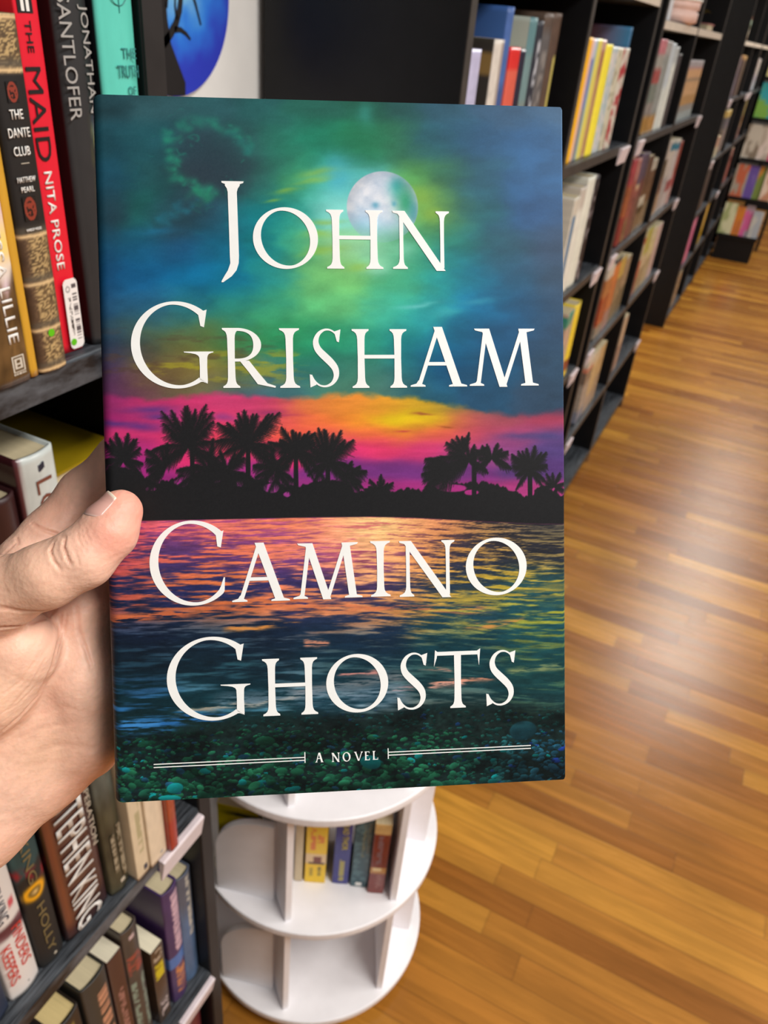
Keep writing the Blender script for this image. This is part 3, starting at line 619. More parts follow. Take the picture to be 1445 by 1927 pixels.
for s_, z, wd, ht in (('THE', 1.4845, .0095, .0052), ('DANTE', 1.4748, .0155, .0052), ('CLUB', 1.4648, .0120, .0052), ('MATTHEW', 1.4490, .0135, .0032), ('PEARL', 1.4434, .0098, .0032), ('RANDOM HOUSE', 1.4198, .0115, .0017)):
    stext(b, s_, .3552, z, wd, ht, I_WHITE, False, .01, x=.0015)
MB().box(.0012, .0016, -.003, .003, 1.4578-Z1, 1.4582-Z1).build('title_rule', I_PALE, b)
def p_oval(s, t):
    r = np.hypot((s-.5)/.45, (t-.5)/.48); k = (r < 1)[:, None]; z = (fbm(s*7, t*9, 5, 3) > .52)[:, None] & (r < .7)[:, None]
    return np.where(k, np.where(z, C3((40, 26, 24)), C3((140, 58, 44))), C3((30, 28, 28)))
patch(b, 'publisher_emblem', .3512, .3592, 1.4905, 1.5015, p_oval, x=.0014); patch(b, 'publisher_emblem', .3500, .3600, 1.4250, 1.4392, p_oval, x=.0014)
o = MB().lathe([(.0026, 0), (.0026, .0003)], 0, 0, 24).build('price_dot', I_GREEN, b); o.matrix_local = Matrix.Translation((.0013, .3563-b.location.y, 1.352-Z1)) @ Matrix.Rotation(math.pi/2, 4, 'Y'); o['label'] = 'round green price sticker'
b = make_book('red novel with black title letters, barcode sticker and green dot', -.431, .3790, .3972, Z1, .232, .14, bands((0, (224, 32, 52)), n=.02), False, group=GT, m=M_GLOSS)
stext(b, 'THE', .3868, 1.5225, .0165, .0045, I_BLACK, x=.0008)
stext(b, 'MAID', .3862, 1.4805, .053, .0112, I_BLACK, x=.0008)
stext(b, 'NITA PROSE', .3862, 1.4165, .063, .0066, I_WHITE, bold=.008, x=.0008)
for k in (-.0022, .0016): MB().box(.0006, .0010, .3868-b.location.y+k-.0010, .3868-b.location.y+k+.0012, 1.5355-Z1, 1.549-Z1).build('spine_stripe', I_WHITE, b)
MB().box(.0004, .0007, .3868-b.location.y-.0055, .3868-b.location.y+.0055, 1.5345-Z1, 1.549-Z1).build('spine_stripe', I_BLACK, b)
def p_bar(s, t):
    z = hash2(np.floor(t*64), np.zeros_like(t), 3) > .45; bars = z & (s > .56) & (s < .90) & (t > .12) & (t < .94)
    tx = (hash2(np.floor(t*42), np.floor(s*20), 9) > .42) & (s > .24) & (s < .42) & (t > .2) & (t < .74)
    ri = (np.abs(np.hypot((s-.3)/.16, (t-.86)/.045)-.8) < .25)
    o = np.ones((len(s), 3))*C3((236, 232, 230)); o = np.where(bars[:, None], C3((88, 84, 88)), o); o = np.where(tx[:, None], C3((70, 66, 66)), o); return np.where(ri[:, None], C3((160, 158, 158)), o)
patch(b, 'barcode_sticker', .3832, .3958, 1.3282, 1.3785, p_bar, n=84, label='white barcode sticker', rnd=.3)
o = MB().lathe([(.0025, 0), (.0025, .0003)], 0, 0, 24).build('price_dot', I_GREEN, b); o.matrix_local = Matrix.Translation((.0034, .3862-b.location.y, 1.3335-Z1)) @ Matrix.Rotation(math.pi/2, 4, 'Y'); o['label'] = 'round green price sticker'
def p_sant(s, t):
    o = np.ones((len(s), 3))*C3((42, 42, 44))*(0.93+.14*fbm(s*5, t*30, 4, 3))[:, None]
    g = smooth(.46, .58, fbm(s*7, t*30, 22, 4))*smooth(.50, .72, s)*(1-smooth(.58, .66, t)); gc = C3((120, 124, 40))*(1-smooth(.35, .15, t))[:, None]+C3((110, 60, 36))*smooth(.35, .15, t)[:, None]
    o = o*(1-g[:, None])+gc*g[:, None]
    bl = (np.exp(-((t-.60)/.03)**2)*smooth(.55, .75, s)*.7)[:, None]; o = o*(1-bl)+C3((74, 92, 130))*bl
    return np.where((s < -.02)[:, None], C3((34, 9, 12)), o)
b = make_book('black hardcover with grey author letters beside the red novel', -.427, .4045, .4332, Z1, .242, .155, p_sant, True, group=GT)
stext(b, 'SANTLOFER', .4100, 1.5118, .0690, .0100, I_GREY, x=.0032); stext(b, 'JONATHAN', .4248, 1.5110, .0600, .0078, I_GREY, x=.0032)
b = make_book('turquoise hardcover at the right end of the left top shelf', -.4215, .4345, .4685, Z1, .240, .155, mix(bands((0, (96, 204, 188)), n=.03), (-9, -.02, 0, 1, (14, 14, 18))), True, group=GT, m=M_GLOSS)
stext(b, 'THE', .4565, 1.5155, .0135, .0062, I_TEAL, False, x=.0034); stext(b, 'TRUTH', .4545, 1.5050, .0195, .0074, I_TEAL, False, x=.0034); stext(b, 'OF', .4570, 1.4935, .0075, .0056, I_TEAL, False, x=.0034)
mb = MB()
ring = [(.0032, .0075*math.cos(a), .0075*math.sin(a)) for a in np.linspace(0, 2*math.pi, 40)]
mb.tube([(x, y, z+1.5495-Z1) for x, y, z in ring], .0003, 5); mb.tube([(.0032, 0, 1.5380-Z1), (.0032, 0, 1.556-Z1)], .0003, 5); mb.tube([(.0032, -.0095, 1.5495-Z1), (.0032, .0095, 1.5495-Z1)], .0003, 5)
mb.build('crosshair_emblem', I_TEAL, b)
# ------------------------------------------------------------------ near left bookcase: second shelf (behind the fingers)
Z2 = 1.0005; G2 = 'books on the shelf behind the hand'
def p_or(s, t):
    o = np.ones((len(s), 3))*C3((20, 16, 15)); k = ((t > .3) & (t < .95) & (s > .35) & (s < .95) & ((t*26+s*.8) % 1 < .5))[:, None]; return np.where(k, C3((222, 112, 26)), o)
make_book('black book with orange spine lettering, left of the pale blue-grey hardcover', -.445, .262, .305, Z2, .212, .14, p_or, True, group=G2)
make_book('dark maroon book pressed against the pale blue-grey hardcover', -.452, .309, .3325, Z2, .225, .15, solid((58, 30, 32)), True, group=G2)
def p_lo(s, t):
    a = fbm(s*4, t*12, 5, 4); o = C3((206, 214, 212))*(.9+.18*a)[:, None]; k = (smooth(.12, .0, s+(.85-t)*.2))[:, None]; o = o*(1-k)+C3((96, 52, 58))*k
    return np.where((s < -.02)[:, None], C3((60, 26, 30)), o)
b = make_book('pale blue-grey hardcover with large rusty brown spine letters behind the hand', -.448, .3335, .3705, Z2, .2505, .165, p_lo, True, group=G2, m=M_GLOSS)
stext(b, 'LO', .3540, 1.2105, .036, .0150, I_BROWN, x=.0030); 
mb = MB(); yy = .3535-b.location.y; zz = 1.2385-Z2
mb.box(.0030, .0034, yy-.0028, yy-.0006, zz-.003, zz+.0025).box(.0030, .0034, yy-.0012, yy+.0012, zz-.0022, zz+.003).box(.0030, .0034, yy+.0006, yy+.0028, zz-.0012, zz+.0042); mb.build('publisher_emblem', I_NAVY, b)
def flat_book(label, x, y, z, L, Wd, T, rz, c, group=None, cat='book', pages=None):
    """book lying flat, spine along its local -X... long side L"""
    r = thing('hardcover_book', label, cat, (x, y, z), rz, group)
    mb = MB().box(-Wd/2, Wd/2, -L/2, L/2, 0, .0025).box(-Wd/2, Wd/2, -L/2, L/2, T-.0025, T).box(-Wd/2, -Wd/2+.0025, -L/2, L/2, .0025, T-.0025)
    o = mb.build('cover', c, r); MB().box(-Wd/2+.0025, Wd/2-.004, -L/2+.004, L/2-.004, .0025, T-.0025).build('page_block', pages or M_PAGES, r)
    return r
M_YEL = mat('yellow_book_cloth', (150, 126, 14), .45, .05, 30); M_DK = mat('dark_book_cloth', (40, 34, 32), .5, .1, 30); M_BR = mat('brown_book_cloth', (92, 66, 48), .5, .1, 30)
zf = Z2
for T, c, lb in ((.050, M_DK, 'dark book at the foot of the pile beneath the yellow one'), (.048, M_BR, 'brown book second from the foot of the flat pile'), (.046, M_DK, 'dark book directly under the brown-edged one in the flat pile'), (.030, M_BR, 'brown book just below the yellow one in the flat pile'), (.030, M_YEL, 'yellow book lying flat on top of the shaded pile behind the hand')):
    flat_book(lb, -.575, .4185, zf, .185 if c is not M_YEL else .20, .09, T-.0005, math.pi/2, c, 'flat pile on the shelf behind the hand').rotation_euler = (0, 0, math.pi/2); zf += T
# ------------------------------------------------------------------ near left bookcase: third shelf
Z3 = .7008; G3 = 'hardcovers on the near left bookcase third shelf'
make_book('navy book at the extreme left of the third shelf, cut by the frame', -.437, .165, .2015, Z3, .235, .15, solid((40, 50, 72)), True, group=G3)
def p_keep(s, t):
    o = np.ones((len(s), 3))*C3((228, 222, 218)); k = (smooth(.40, .43, t+(s-.5)*.02)*(1-smooth(.475, .50, t+(s-.5)*.02)))[:, None]; o = o*(1-k)+C3((92, 44, 54))*k
    r = ((t > .56) & (t < .62) & (np.abs(s-.75) < .1))[:, None]; return np.where(r, C3((206, 84, 96)), o)
b = make_book('white hardcover with two lines of red spine letters, lower left corner', -.437, .2042, .2385, Z3, .238, .16, p_keep, True, group=G3)
stext(b, 'FINDERS', .2278, .7755, .066, .0112, I_RED); stext(b, 'KEEPERS', .2122, .760, .062, .0112, I_RED); stext(b, 'STEPHEN KING', .2182, .868, .085, .0125, I_NAVY, x=.0034)
MB().box(.0026, .0030, .2232-b.location.y, .2250-b.location.y, .0105, .0135).build('publisher_emblem', I_GREY, b)
def p_holly(s, t):
    o = C3((34, 32, 31))*(.85+.3*fbm(s*3, t*9, 2, 3))[:, None]
    tl = smooth(.63, .67, t+(s-.5)*-.06)[:, None]; o = o*(1-tl)+(C3((44, 74, 76))*(.8+.4*fbm(s*3, t*8, 6, 3))[:, None])*tl
    rd = (np.exp(-((t-.625+(s-.5)*.08)/.035)**2)*smooth(.35, .55, fbm(s*5, t*20, 9, 4)))[:, None]; o = o*(1-rd)+C3((150, 28, 38))*rd
    rr = np.hypot((s-.44)/.50, (t-.515)/.058); g = np.exp(-((rr-.62)/.30)**2)[:, None]; o = o*(1-g)+C3((250, 176, 20))*g
    c = np.exp(-(rr/.30)**2)[:, None]; o = o*(1-c)+C3((236, 196, 120))*c; st = (np.exp(-((rr-.38)/.08)**2)*.6)[:, None]; return o*(1-st)+C3((96, 76, 30))*st
b = make_book('black and teal hardcover with a glowing orange light on its spine', -.4362, .2412, .2702, Z3, .240, .16, p_holly, True, group=G3, nz=120, m=M_MATT)
stext(b, 'HOLLY', .2552, .7615, .082, .0092, I_GOLD); stext(b, 'KING', .2545, .872, .066, .0092, I_GOLD)
o = MB().lathe([(.0018, 0), (.0018, .0003)], 0, 0, 20).build('publisher_emblem', I_PALE, b); o.matrix_local = Matrix.Translation((.0028, .2572-b.location.y, .7105-Z3)) @ Matrix.Rotation(math.pi/2, 4, 'Y')
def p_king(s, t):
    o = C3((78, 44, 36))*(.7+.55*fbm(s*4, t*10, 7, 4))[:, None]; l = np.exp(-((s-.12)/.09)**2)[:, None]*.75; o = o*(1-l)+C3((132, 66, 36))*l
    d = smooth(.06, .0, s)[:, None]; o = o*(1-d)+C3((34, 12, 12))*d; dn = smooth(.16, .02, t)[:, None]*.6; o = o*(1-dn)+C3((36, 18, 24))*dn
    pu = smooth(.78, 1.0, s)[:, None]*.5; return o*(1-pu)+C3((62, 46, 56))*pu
b = make_book('very thick brown hardcover with huge white author letters down its spine', -.434, .2730, .3320, Z3, .243, .165, p_king, True, group=G3, m=M_GLOSS)
stext(b, 'STEPHEN KING', .3025, .8080, .206, .0345, I_WHITE, bold=.012, x=.0038)
stext(b, 'DESPERATION', .3262, .868, .118, .0062, I_PALE, bold=.0, x=.0036, name='title_lettering')
def p_faint(sd, c=(150, 140, 118), bg=(62, 58, 42), nt=52):
    return lambda s, t: np.where((((hash2(np.floor(t*nt), np.floor(s*1.0), sd) > .3) & ((t*nt) % 1 < .62)) | ((hash2(np.floor(t*nt), np.floor(s*4), sd+1) > .62)))[:, None], C3(c), C3(bg))
def p_olive(s, t):
    o = C3((66, 64, 48))*(.55+.9*fbm(s*3, t*7, 17, 4))[:, None]; k = smooth(.55, .8, t)[:, None]*.7; return o*(1-k)+(C3((96, 106, 104))*(.6+.8*fbm(s*3, t*9, 27, 4))[:, None])*k
b = make_book('dark olive cloudy hardcover with two lines of small pale lettering', -.4295, .3335, .3605, Z3, .232, .155, p_olive, True, group=G3)
patch(b, 'spine_lettering', .3505, .3558, .722, .812, p_faint(3)); patch(b, 'spine_lettering', .3412, .3464, .738, .802, p_faint(8))
MB().box(.0026, .0030, -.001, .005, .013, .0185).build('publisher_emblem', I_PALE, b)
def strokes(f, *L):
    """print too small to read: rows of short bars"""
    def g(s, t):
        o = f(s, t)
        for c, s0, s1, t0, t1, dens, nt, ns in L:
            k = ((s > s0) & (s < s1) & (t > t0) & (t < t1) & (hash2(np.floor(t*nt), np.floor(s*ns), int(nt*7+ns)) > dens))[:, None]; o = np.where(k, C3(c), o)
        return o
    return g
def txtband(base, c, s0, s1, t0, t1, dens=.45, nt=46, ns=3):
    sd = int(rng.integers(1e6)); bf = solid(base, .04)
    def f(s, t):
        o = bf(s, t); k = ((s > s0) & (s < s1) & (t > t0) & (t < t1) & (hash2(np.floor(t*nt), np.floor(s*ns), sd) > dens))[:, None]; return np.where(k, C3(c), o)
    return f
b = make_book('cream paperback with faint olive lettering and small dark emblem at foot', -.4180, .3618, .3812, Z3, .200, .13, txtband((214, 196, 166), (176, 166, 128), .40, .72, .2, .92, .4, 60, 3), False, group=G3)
MB().box(.0006, .0010, .001, .006, .008, .0165).build('publisher_emblem', I_NAVY, b)
b = make_book('plain cream paperback second from the red one', -.4155, .3822, .4085, Z3, .200, .13, solid((222, 204, 178), .05), False, group=G3)
MB().box(.0006, .0010, .002, .006, .009, .0125).build('publisher_emblem', I_GREY, b)
make_book('slim brick red paperback beside the white shelf label', -.4090, .4092, .4215, Z3, .180, .12, bands((0, (158, 44, 30)), (.3, (160, 66, 34)), n=.08), False, group=G3)
make_book('pale thin book set back behind the slim brick red paperback', -.455, .4240, .4335, Z3, .190, .12, solid((170, 172, 160)), False, group=G3)
# ------------------------------------------------------------------ near left bookcase: fourth shelf
Z4 = .3058; G4 = 'books on the near left bookcase fourth shelf'
make_book('dark gilt-lettered book with yellow page tops at the bottom frame edge', -.437, .232, .2690, Z4, .272, .16, txtband((40, 32, 26), (140, 120, 60), .3, .7, .5, .95), True, group=G4, pages=mat('yellowed_book_pages', (214, 190, 132), .85, .08, 300, stretch=(.05, 8, .05)))
make_book('dark hardcover with dense copper lettering, cream page top showing', -.436, .2735, .3122, Z4, .285, .16, txtband((46, 44, 40), (196, 140, 110), .45, .88, .2, .90, .42, 90, 2), True, group=G4, nz=220)
make_book('dark maroon paperback with white page top below the black shelf', -.436, .3138, .3370, Z4, .280, .15, txtband((66, 40, 38), (150, 104, 96), .35, .7, .2, .72, .4, 90, 2), False, group=G4, pages=M_PAGESW, nz=220)
def p_brr(s, t):
    o = C3((66, 56, 50))*(.8+.4*fbm(s*4, t*14, 3, 3))[:, None]; h = hash2(np.floor(t*110), np.floor(s*4), 11)
    k = ((s > .12) & (s < .9) & (t > .66) & (t < .80) & (h > .35))[:, None]; o = np.where(k, C3((150, 66, 52)), o)
    k = ((np.abs(s-.5) > .14) & (s > .12) & (s < .9) & (t > .15) & (t < .60) & (h > .4))[:, None]; o = np.where(k, C3((130, 146, 130)), o)
    k = ((np.abs(s-.5) < .14) & (t > .92) & (t < .95))[:, None]; return np.where(k, C3((196, 170, 170)), o)
make_book('brown hardcover with red title band and grey-green author letters', -.437, .3400, .3672, Z4, .297, .155, p_brr, True, group=G4, nz=220)
def p_yl(s, t):
    o = C3((66, 50, 38))*(.8+.4*fbm(s*4, t*14, 3, 3))[:, None]; h = hash2(np.floor(t*40), np.floor(s*3), 15)
    o = np.where(((t > .60) & (t < .80) & (s > .15) & (s < .85))[:, None], np.where((h > .25)[:, None], C3((206, 188, 30)), C3((140, 120, 20))), o)
    o = np.where(((t > .84) & (t < .97) & (s > .15) & (s < .85) & (h > .4))[:, None], C3((176, 160, 140)), o)
    return np.where(((t > .08) & (t < .28) & (s > .25) & (s < .85) & (h > .35))[:, None], C3((196, 180, 178)), o)
make_book('short mass-market paperback with yellow patch and bright page top', -.436, .3790, .4018, Z4, .190, .12, p_yl, False, group=G4, nz=220, pages=mat('bright_book_pages', (240, 230, 202), .85, .05, 300, stretch=(.05, 8, .05)))
def p_pur(s, t):
    o = C3((66, 44, 92))*(.85+.3*fbm(s*3, t*9, 5, 3))[:, None]; h = hash2(np.floor(t*130), np.floor(s*2), 19)
    o = np.where(((t > .46) & (t < .95) & (s > .42) & (s < .9) & (h > .38))[:, None], C3((212, 176, 190)), o)
    o = np.where(((t > .33) & (t < .43))[:, None], C3((74, 112, 178)), o)
    return np.where(((t > .06) & (t < .32) & (s > .3) & (s < .95) & (h > .45))[:, None], C3((206, 132, 74)), o)
make_book('purple hardcover with lilac lettering and a blue band, below white label', -.437, .4105, .4405, Z4, .275, .155, p_pur, True, group=G4, nz=220)
def p_blu(s, t):
    o = C3((80, 106, 142))*(1-smooth(.55, .8, t))[:, None]+C3((86, 92, 108))*smooth(.55, .8, t)[:, None]; o = o*(.85+.3*fbm(s*3, t*9, 6, 3))[:, None]; h = hash2(np.floor(t*120), np.floor(s*3), 23)
    return np.where(((t > .42) & (t < .97) & (s > .45) & (s < .8) & (h > .4))[:, None], C3((196, 190, 180)), o)
make_book('grey-blue hardcover at the right end of the fourth shelf', -.440, .4425, .4705, Z4, .262, .15, p_blu, True, group=G4, nz=220)
Z5 = .0608
make_book('dark red book on the lowest shelf below the fourth', -.435, .430, .4600, Z5, .205, .14, solid((96, 28, 38)), True)
make_book('brown book on the lowest shelf left of the dark red one', -.435, .385, .4280, Z5, .19, .14, solid((56, 44, 38)), True)
# ------------------------------------------------------------------ revolving white stand
ST = Vector((-.407, .770, 0)); PHI = 0.0
st = thing('revolving_bookstand', 'round white revolving book stand with open tiers on the floor', 'bookstand', ST, PHI)
R_ = .214; T_ = .016
tiers = [.034, .319, .607, .895]
for z in tiers:
    MB().lathe([(R_-.0022, z), (R_-.0004, z+.0012), (R_, z+.004), (R_, z+T_-.004), (R_-.0004, z+T_-.0012), (R_-.0022, z+T_)], 0, 0, 96).build('round_shelf', M_WHITE, st, smooth=False)
MB().lathe([(.15, .012), (.15, .034)], 0, 0, 48).build('turntable_base', M_WHITE, st)
for k in range(6):
    a = k*math.pi/3; MB().lathe([(.012, 0), (.014, .012)], .12*math.cos(a), .12*math.sin(a), 12).build('foot', M_BLACK, st)
def panel(name, p0, ang, L, zb, zt, half):
    """upright board from p0 (metres from the axis) running in direction ang"""
    o = MB().box(0, L, -.0055, .0055, zb, zt).build(name, M_WHITE, st, .001)
    o.matrix_local = Matrix.Rotation(math.pi*half, 4, 'Z') @ Matrix.Translation((p0[0], p0[1], 0)) @ Matrix.Rotation(math.radians(ang), 4, 'Z')
for lv in range(3):
    zb = tiers[lv]+T_; zt = tiers[lv+1]
    for half in (0, 1):
        panel('divider_panel', (.0560, -.188), 141, .165, zb, zt, half); panel('divider_panel', (.1870, -.076), 119, .130, zb, zt, half); panel('end_panel', (.187, .055), 197, .070, zb, zt, half)
        h = .188; rr = .078; out = [(0, zb), (.094, zb), (.094, zb+h)]+[(rr-rr*math.sin(q), zb+h-rr+rr*math.cos(q)) for q in np.linspace(0, math.pi/2, 18)]
        o = MB().prism(out, 1, -.0055, .0055).build('low_rounded_panel', M_WHITE, st)
        o.matrix_local = Matrix.Rotation(math.pi*half, 4, 'Z') @ Matrix.Translation((-.075, -.192, 0)) @ Matrix.Rotation(math.radians(16), 4, 'Z')
GS = 'paperbacks in the white revolving stand'
zs = tiers[1]+T_+.0004
def stand_book(label, u0, v0, u1, v1, h, paint, d=.105, hard=False, **k):
    """spine from (u0,v0) to (u1,v1) relative to the stand centre, in world axes"""
    w = math.hypot(u1-u0, v1-v0); a = math.atan2(v1-v0, u1-u0); x = ST.x+(u0+u1)/2; y = ST.y+(v0+v1)/2
    b = make_book(label, 0, -w/2, w/2, zs, h, d, paint, hard, rz=a-math.pi/2, group=GS, **k); b.location = (x, y, zs); return b
def lett(b, s, y, z, L, H, m): stext_o = text_mesh('spine_lettering', s, b, (.0009, y, z), (0, 0, -1), (0, 1, 0), L, H, m, .01)
d_ = math.radians(24)
def at_(c, k, w, h, label, paint, **kw):
    u, v = c; d_ = math.radians(k or 25); return stand_book(label, u-math.cos(d_)*w/2, v-math.sin(d_)*w/2, u+math.cos(d_)*w/2, v+math.sin(d_)*w/2, h, paint, **kw)
at_((.0335, -.1235), 0, .013, .172, 'cream-edged thin paperback left of the yellow paperback in the white stand', solid((200, 182, 148)), d=.08)
b = at_((.0585, -.112), 0, .034, .172, 'bright yellow paperback with red lettering in the white stand', strokes(mix(bands((0, (238, 196, 20)), (.30, (226, 196, 150)), (.46, (238, 196, 20)), n=.03), (.35, .78, .33, .42, (120, 54, 40)), (.18, .90, .30, .33, (90, 50, 36))), ((224, 120, 30), .25, .45, .52, .86, .35, 40, 6), ((224, 130, 30), .55, .85, .62, .76, .35, 40, 6), ((120, 104, 30), .25, .42, .10, .24, .3, 60, 8), ((120, 104, 30), .60, .80, .12, .26, .3, 60, 8)), d=.08, nz=90)
b = at_((.0960, -.0930), 0, .0265, .175, 'royal blue paperback with yellow letters in the white stand', strokes(bands((0, (50, 52, 132)), n=.06), ((170, 160, 90), .42, .66, .05, .40, .3, 60, 2)), d=.08, nz=90)
text_mesh('spine_lettering', 'BRAD THOR', b, (.0012, .003, .130), (0, 0, -1), (0, 1, 0), .072, .0095, I_YELLOW, .01)
b = at_((.1258, -.0820), 25, .0285, .178, 'dark teal paperback beside the royal blue one in the white stand', strokes(speckle((38, 78, 90), (74, 112, 122), .55), ((112, 116, 92), .45, .62, .46, .95, .35, 60, 9), ((86, 100, 96), .70, .86, .50, .95, .35, 60, 9)), d=.08, nz=90)
MB().box(.0009, .0013, -.006, .004, .005, .013).build('publisher_emblem', I_WHITE, b)
b = at_((.1550, -.0785), 25, .0260, .182, 'rust red paperback with cream top nearest the stand rim', strokes(mix(bands((0, (128, 48, 40)), (.30, (196, 140, 70)), (.39, (122, 42, 36)), (.86, (206, 168, 110)), n=.10), (.15, .7, .34, .38, (236, 214, 160))), ((126, 92, 100), .30, .62, .44, .84, .3, 50, 7), ((150, 92, 84), .45, .80, .08, .28, .35, 60, 8)), d=.08, nz=90)
def p_yb(s, t):
    o = C3((250, 222, 16))*(.95+.1*fbm(s*4, t*14, 3, 3))[:, None]
    return np.where(((s > 1.3) & (s < 3.4) & (t > .84) & (t < .93) & (hash2(np.floor(s*9), np.floor(t*40), 5) > .35))[:, None], C3((84, 78, 20)), o)
b = make_book('yellow book standing behind the low rounded panel of the white stand', 0, -.012, .012, zs, .166, .066, p_yb, False, rz=math.radians(196), group=GS, nz=90)
b.location = (ST.x-.096, ST.y-.154, zs)
b = thing('acrylic_sign_foot', 'small clear acrylic block standing on the white stand top tier', 'sign holder', (ST.x-.012, ST.y-.160, tiers[2]+T_))
MB().box(-.012, .012, -.004, .004, 0, .05).build('block', mat('clear_acrylic', (226, 224, 228), .15, .01), b, .001)
# ------------------------------------------------------------------ right hand bookcases
def row(X, z, items, group, d=.14):
    for y0, y1, zt, paint, look, hard in items:
        make_book(look, X, y0, y1, z+.0006, zt-z, d, paint, hard, group=group, nz=30)
# first bay, seen over the top edge of the held novel
GA = 'books showing above the held novel'
AB = ' above the top edge of the held novel'
row(-.445, 1.322, [
 (1.131, 1.194, 1.523, bands((0, (190, 186, 222)), (.45, (196, 194, 226)), n=.06), 'thick lavender paperback'+AB, False),
 (1.247, 1.289, 1.536, mix(bands((0, (214, 206, 196)), n=.08, side=(52, 48, 42)), (-9, -.02, .80, .90, (140, 112, 60)), (.45, 1.02, 0, 1, (170, 158, 150))), 'beige-spined book with dark gold-banded side'+AB, True),
 (1.3205, 1.369, 1.527, bands((0, (228, 62, 54)), (.35, (228, 104, 84)), (.86, (226, 50, 46)), n=.03), 'bright red slim paperback'+AB, False),
 (1.3705, 1.398, 1.525, bands((0, (150, 120, 84)), (.18, (44, 38, 58)), n=.06), 'small dark violet book beside the red one'+AB, False),
 (1.400, 1.437, 1.569, bands((0, (128, 132, 124)), (.5, (112, 140, 142)), (.8, (92, 132, 138)), n=.06, side=(182, 190, 180)), 'grey-green book with pale side'+AB, True),
 (1.4385, 1.4735, 1.566, strokes(bands((0, (34, 36, 48)), n=.08), ((176, 178, 186), .25, .75, .12, .88, .35, 34, 3)), 'navy book with white lettering'+AB, True),
 (1.4750, 1.5230, 1.578, strokes(bands((0, (84, 82, 76)), (.4, (92, 88, 88)), (.9, (86, 70, 60)), n=.15), ((132, 126, 122), .2, .6, .2, .8, .5, 26, 3)), 'grey-brown hardcover beside the bay upright'+AB, True),
 (1.5245, 1.5740, 1.580, mix(bands((0, (82, 80, 60)), (.3, (86, 64, 50)), n=.12), (.5, 1.1, .40, .74, (190, 178, 96))), 'brown hardcover with long yellow spine label'+AB, True)], GA)
b = make_book('tall blue hardcover with white cover letters above the top edge of the held novel', -.447, 1.2905, 1.3185, 1.3226, .256, .24, mix(bands((0, (60, 84, 140)), (.6, (66, 100, 164)), n=.10, side=(26, 44, 96)), (-1.3, -.02, .6, 1, (62, 102, 168)), (-2.6, -1.3, .6, 1, (40, 66, 126))), True, group=GA, nz=30)
def p_sq(s, t): return np.where(((hash2(np.floor(s*16), np.floor(t*2), 4) > .35) & (np.abs(t-.5) < .42))[:, None], C3((190, 196, 214)), C3((26, 44, 96)))
o = patch(b, 'cover_lettering', 1.3045-.04, 1.3045+.04, 1.510, 1.519, p_sq, x=0); o.matrix_local = Matrix.Translation((-.165, -.0146, 0)) @ Matrix.Rotation(-math.pi/2, 4, 'Z')
# second bay
GB = 'picture books on the shelf right of the held novel'; BU = ' on the upper shelf right of the held novel'
row(-.432, 1.322, [
 (1.728, 1.772, 1.550, bands((0, (250, 186, 6)), n=.03), 'orange-yellow book leftmost'+BU, True),
 (1.7735, 1.788, 1.549, bands((0, (240, 196, 170)), n=.04), 'thin peach book beside the orange-yellow one'+BU, False),
 (1.7895, 1.812, 1.548, bands((0, (150, 146, 150)), (.45, (140, 142, 190)), (.86, (214, 210, 226)), n=.05), 'slim blue-violet book'+BU, False),
 (1.8135, 1.859, 1.549, mix(bands((0, (240, 226, 110)), n=.03), (-.2, .14, 0, 1, (150, 190, 186))), 'pale yellow book with thin teal edge'+BU, False),
 (1.8605, 1.896, 1.548, bands((0, (196, 152, 108)), (.7, (184, 130, 96)), (.92, (206, 164, 150)), n=.08), 'slim tan book between two yellow ones'+BU, False),
 (1.8975, 1.964, 1.541, bands((0, (248, 232, 62)), n=.03, right=(170, 120, 30)), 'thick lemon yellow book'+BU, True),
 (1.970, 2.024, 1.537, speckle((186, 206, 210), (226, 222, 220), .48), 'pale blue-white book beside lemon yellow one'+BU, False),
 (2.027, 2.082, 1.536, speckle((220, 214, 190), (170, 164, 140), .56, 3, 16), 'cream mottled book'+BU, False),
 (2.0845, 2.150, 1.536, mix(speckle((206, 200, 186), (170, 52, 56), .50, 3, 14), (.8, 9, 0, 1, (96, 84, 70))), 'white book patched with red'+BU, True)], GB)
make_book('large blue-black picture book ending the row'+BU, -.440, 2.1525, 2.166, 1.3226, .256, .24, mix(bands((0, (60, 110, 150)), n=.10, side=(62, 132, 178)), (-5.2, -3.6, 0, 1, (150, 70, 62)), (-9, -5.2, 0, 1, (16, 16, 18))), True, group=GB, nz=30)
BM = ' on the middle shelf right of the held novel'; GM = 'books on the middle shelf right of the held novel'
row(-.432, 1.0, [
 (1.900, 1.948, 1.235, mix(bands((0, (220, 214, 200)), n=.06), (.25, .8, .0, .80, (52, 126, 172))), 'white book with blue spine stripe'+BM, False),
 (1.950, 2.003, 1.252, bands((0, (226, 224, 212)), (.8, (196, 186, 174)), n=.05), 'thinner white hardcover left of the thickest'+BM, True),
 (2.005, 2.080, 1.268, bands((0, (228, 228, 214)), n=.05, side=(214, 212, 200)), 'thickest white hardcover'+BM, True),
 (2.082, 2.124, 1.262, speckle((38, 32, 36), (170, 160, 164), .60, 4, 20), 'dark mottled book ending the white group'+BM, True)], GM)
BL = ' on the lower shelf right of the held novel'
row(-.432, .69, [
 (2.110, 2.180, .905, speckle((60, 150, 130), (200, 170, 150), .55, 2, 8), 'green and pink book'+BL, False),
 (2.182, 2.246, .912, mix(bands((0, (240, 208, 56)), (.86, (240, 212, 70)), n=.04), (-.3, 1.1, .10, .26, (140, 66, 40))), 'bright yellow book'+BL, True)], 'books on the lower shelf right of the held novel')
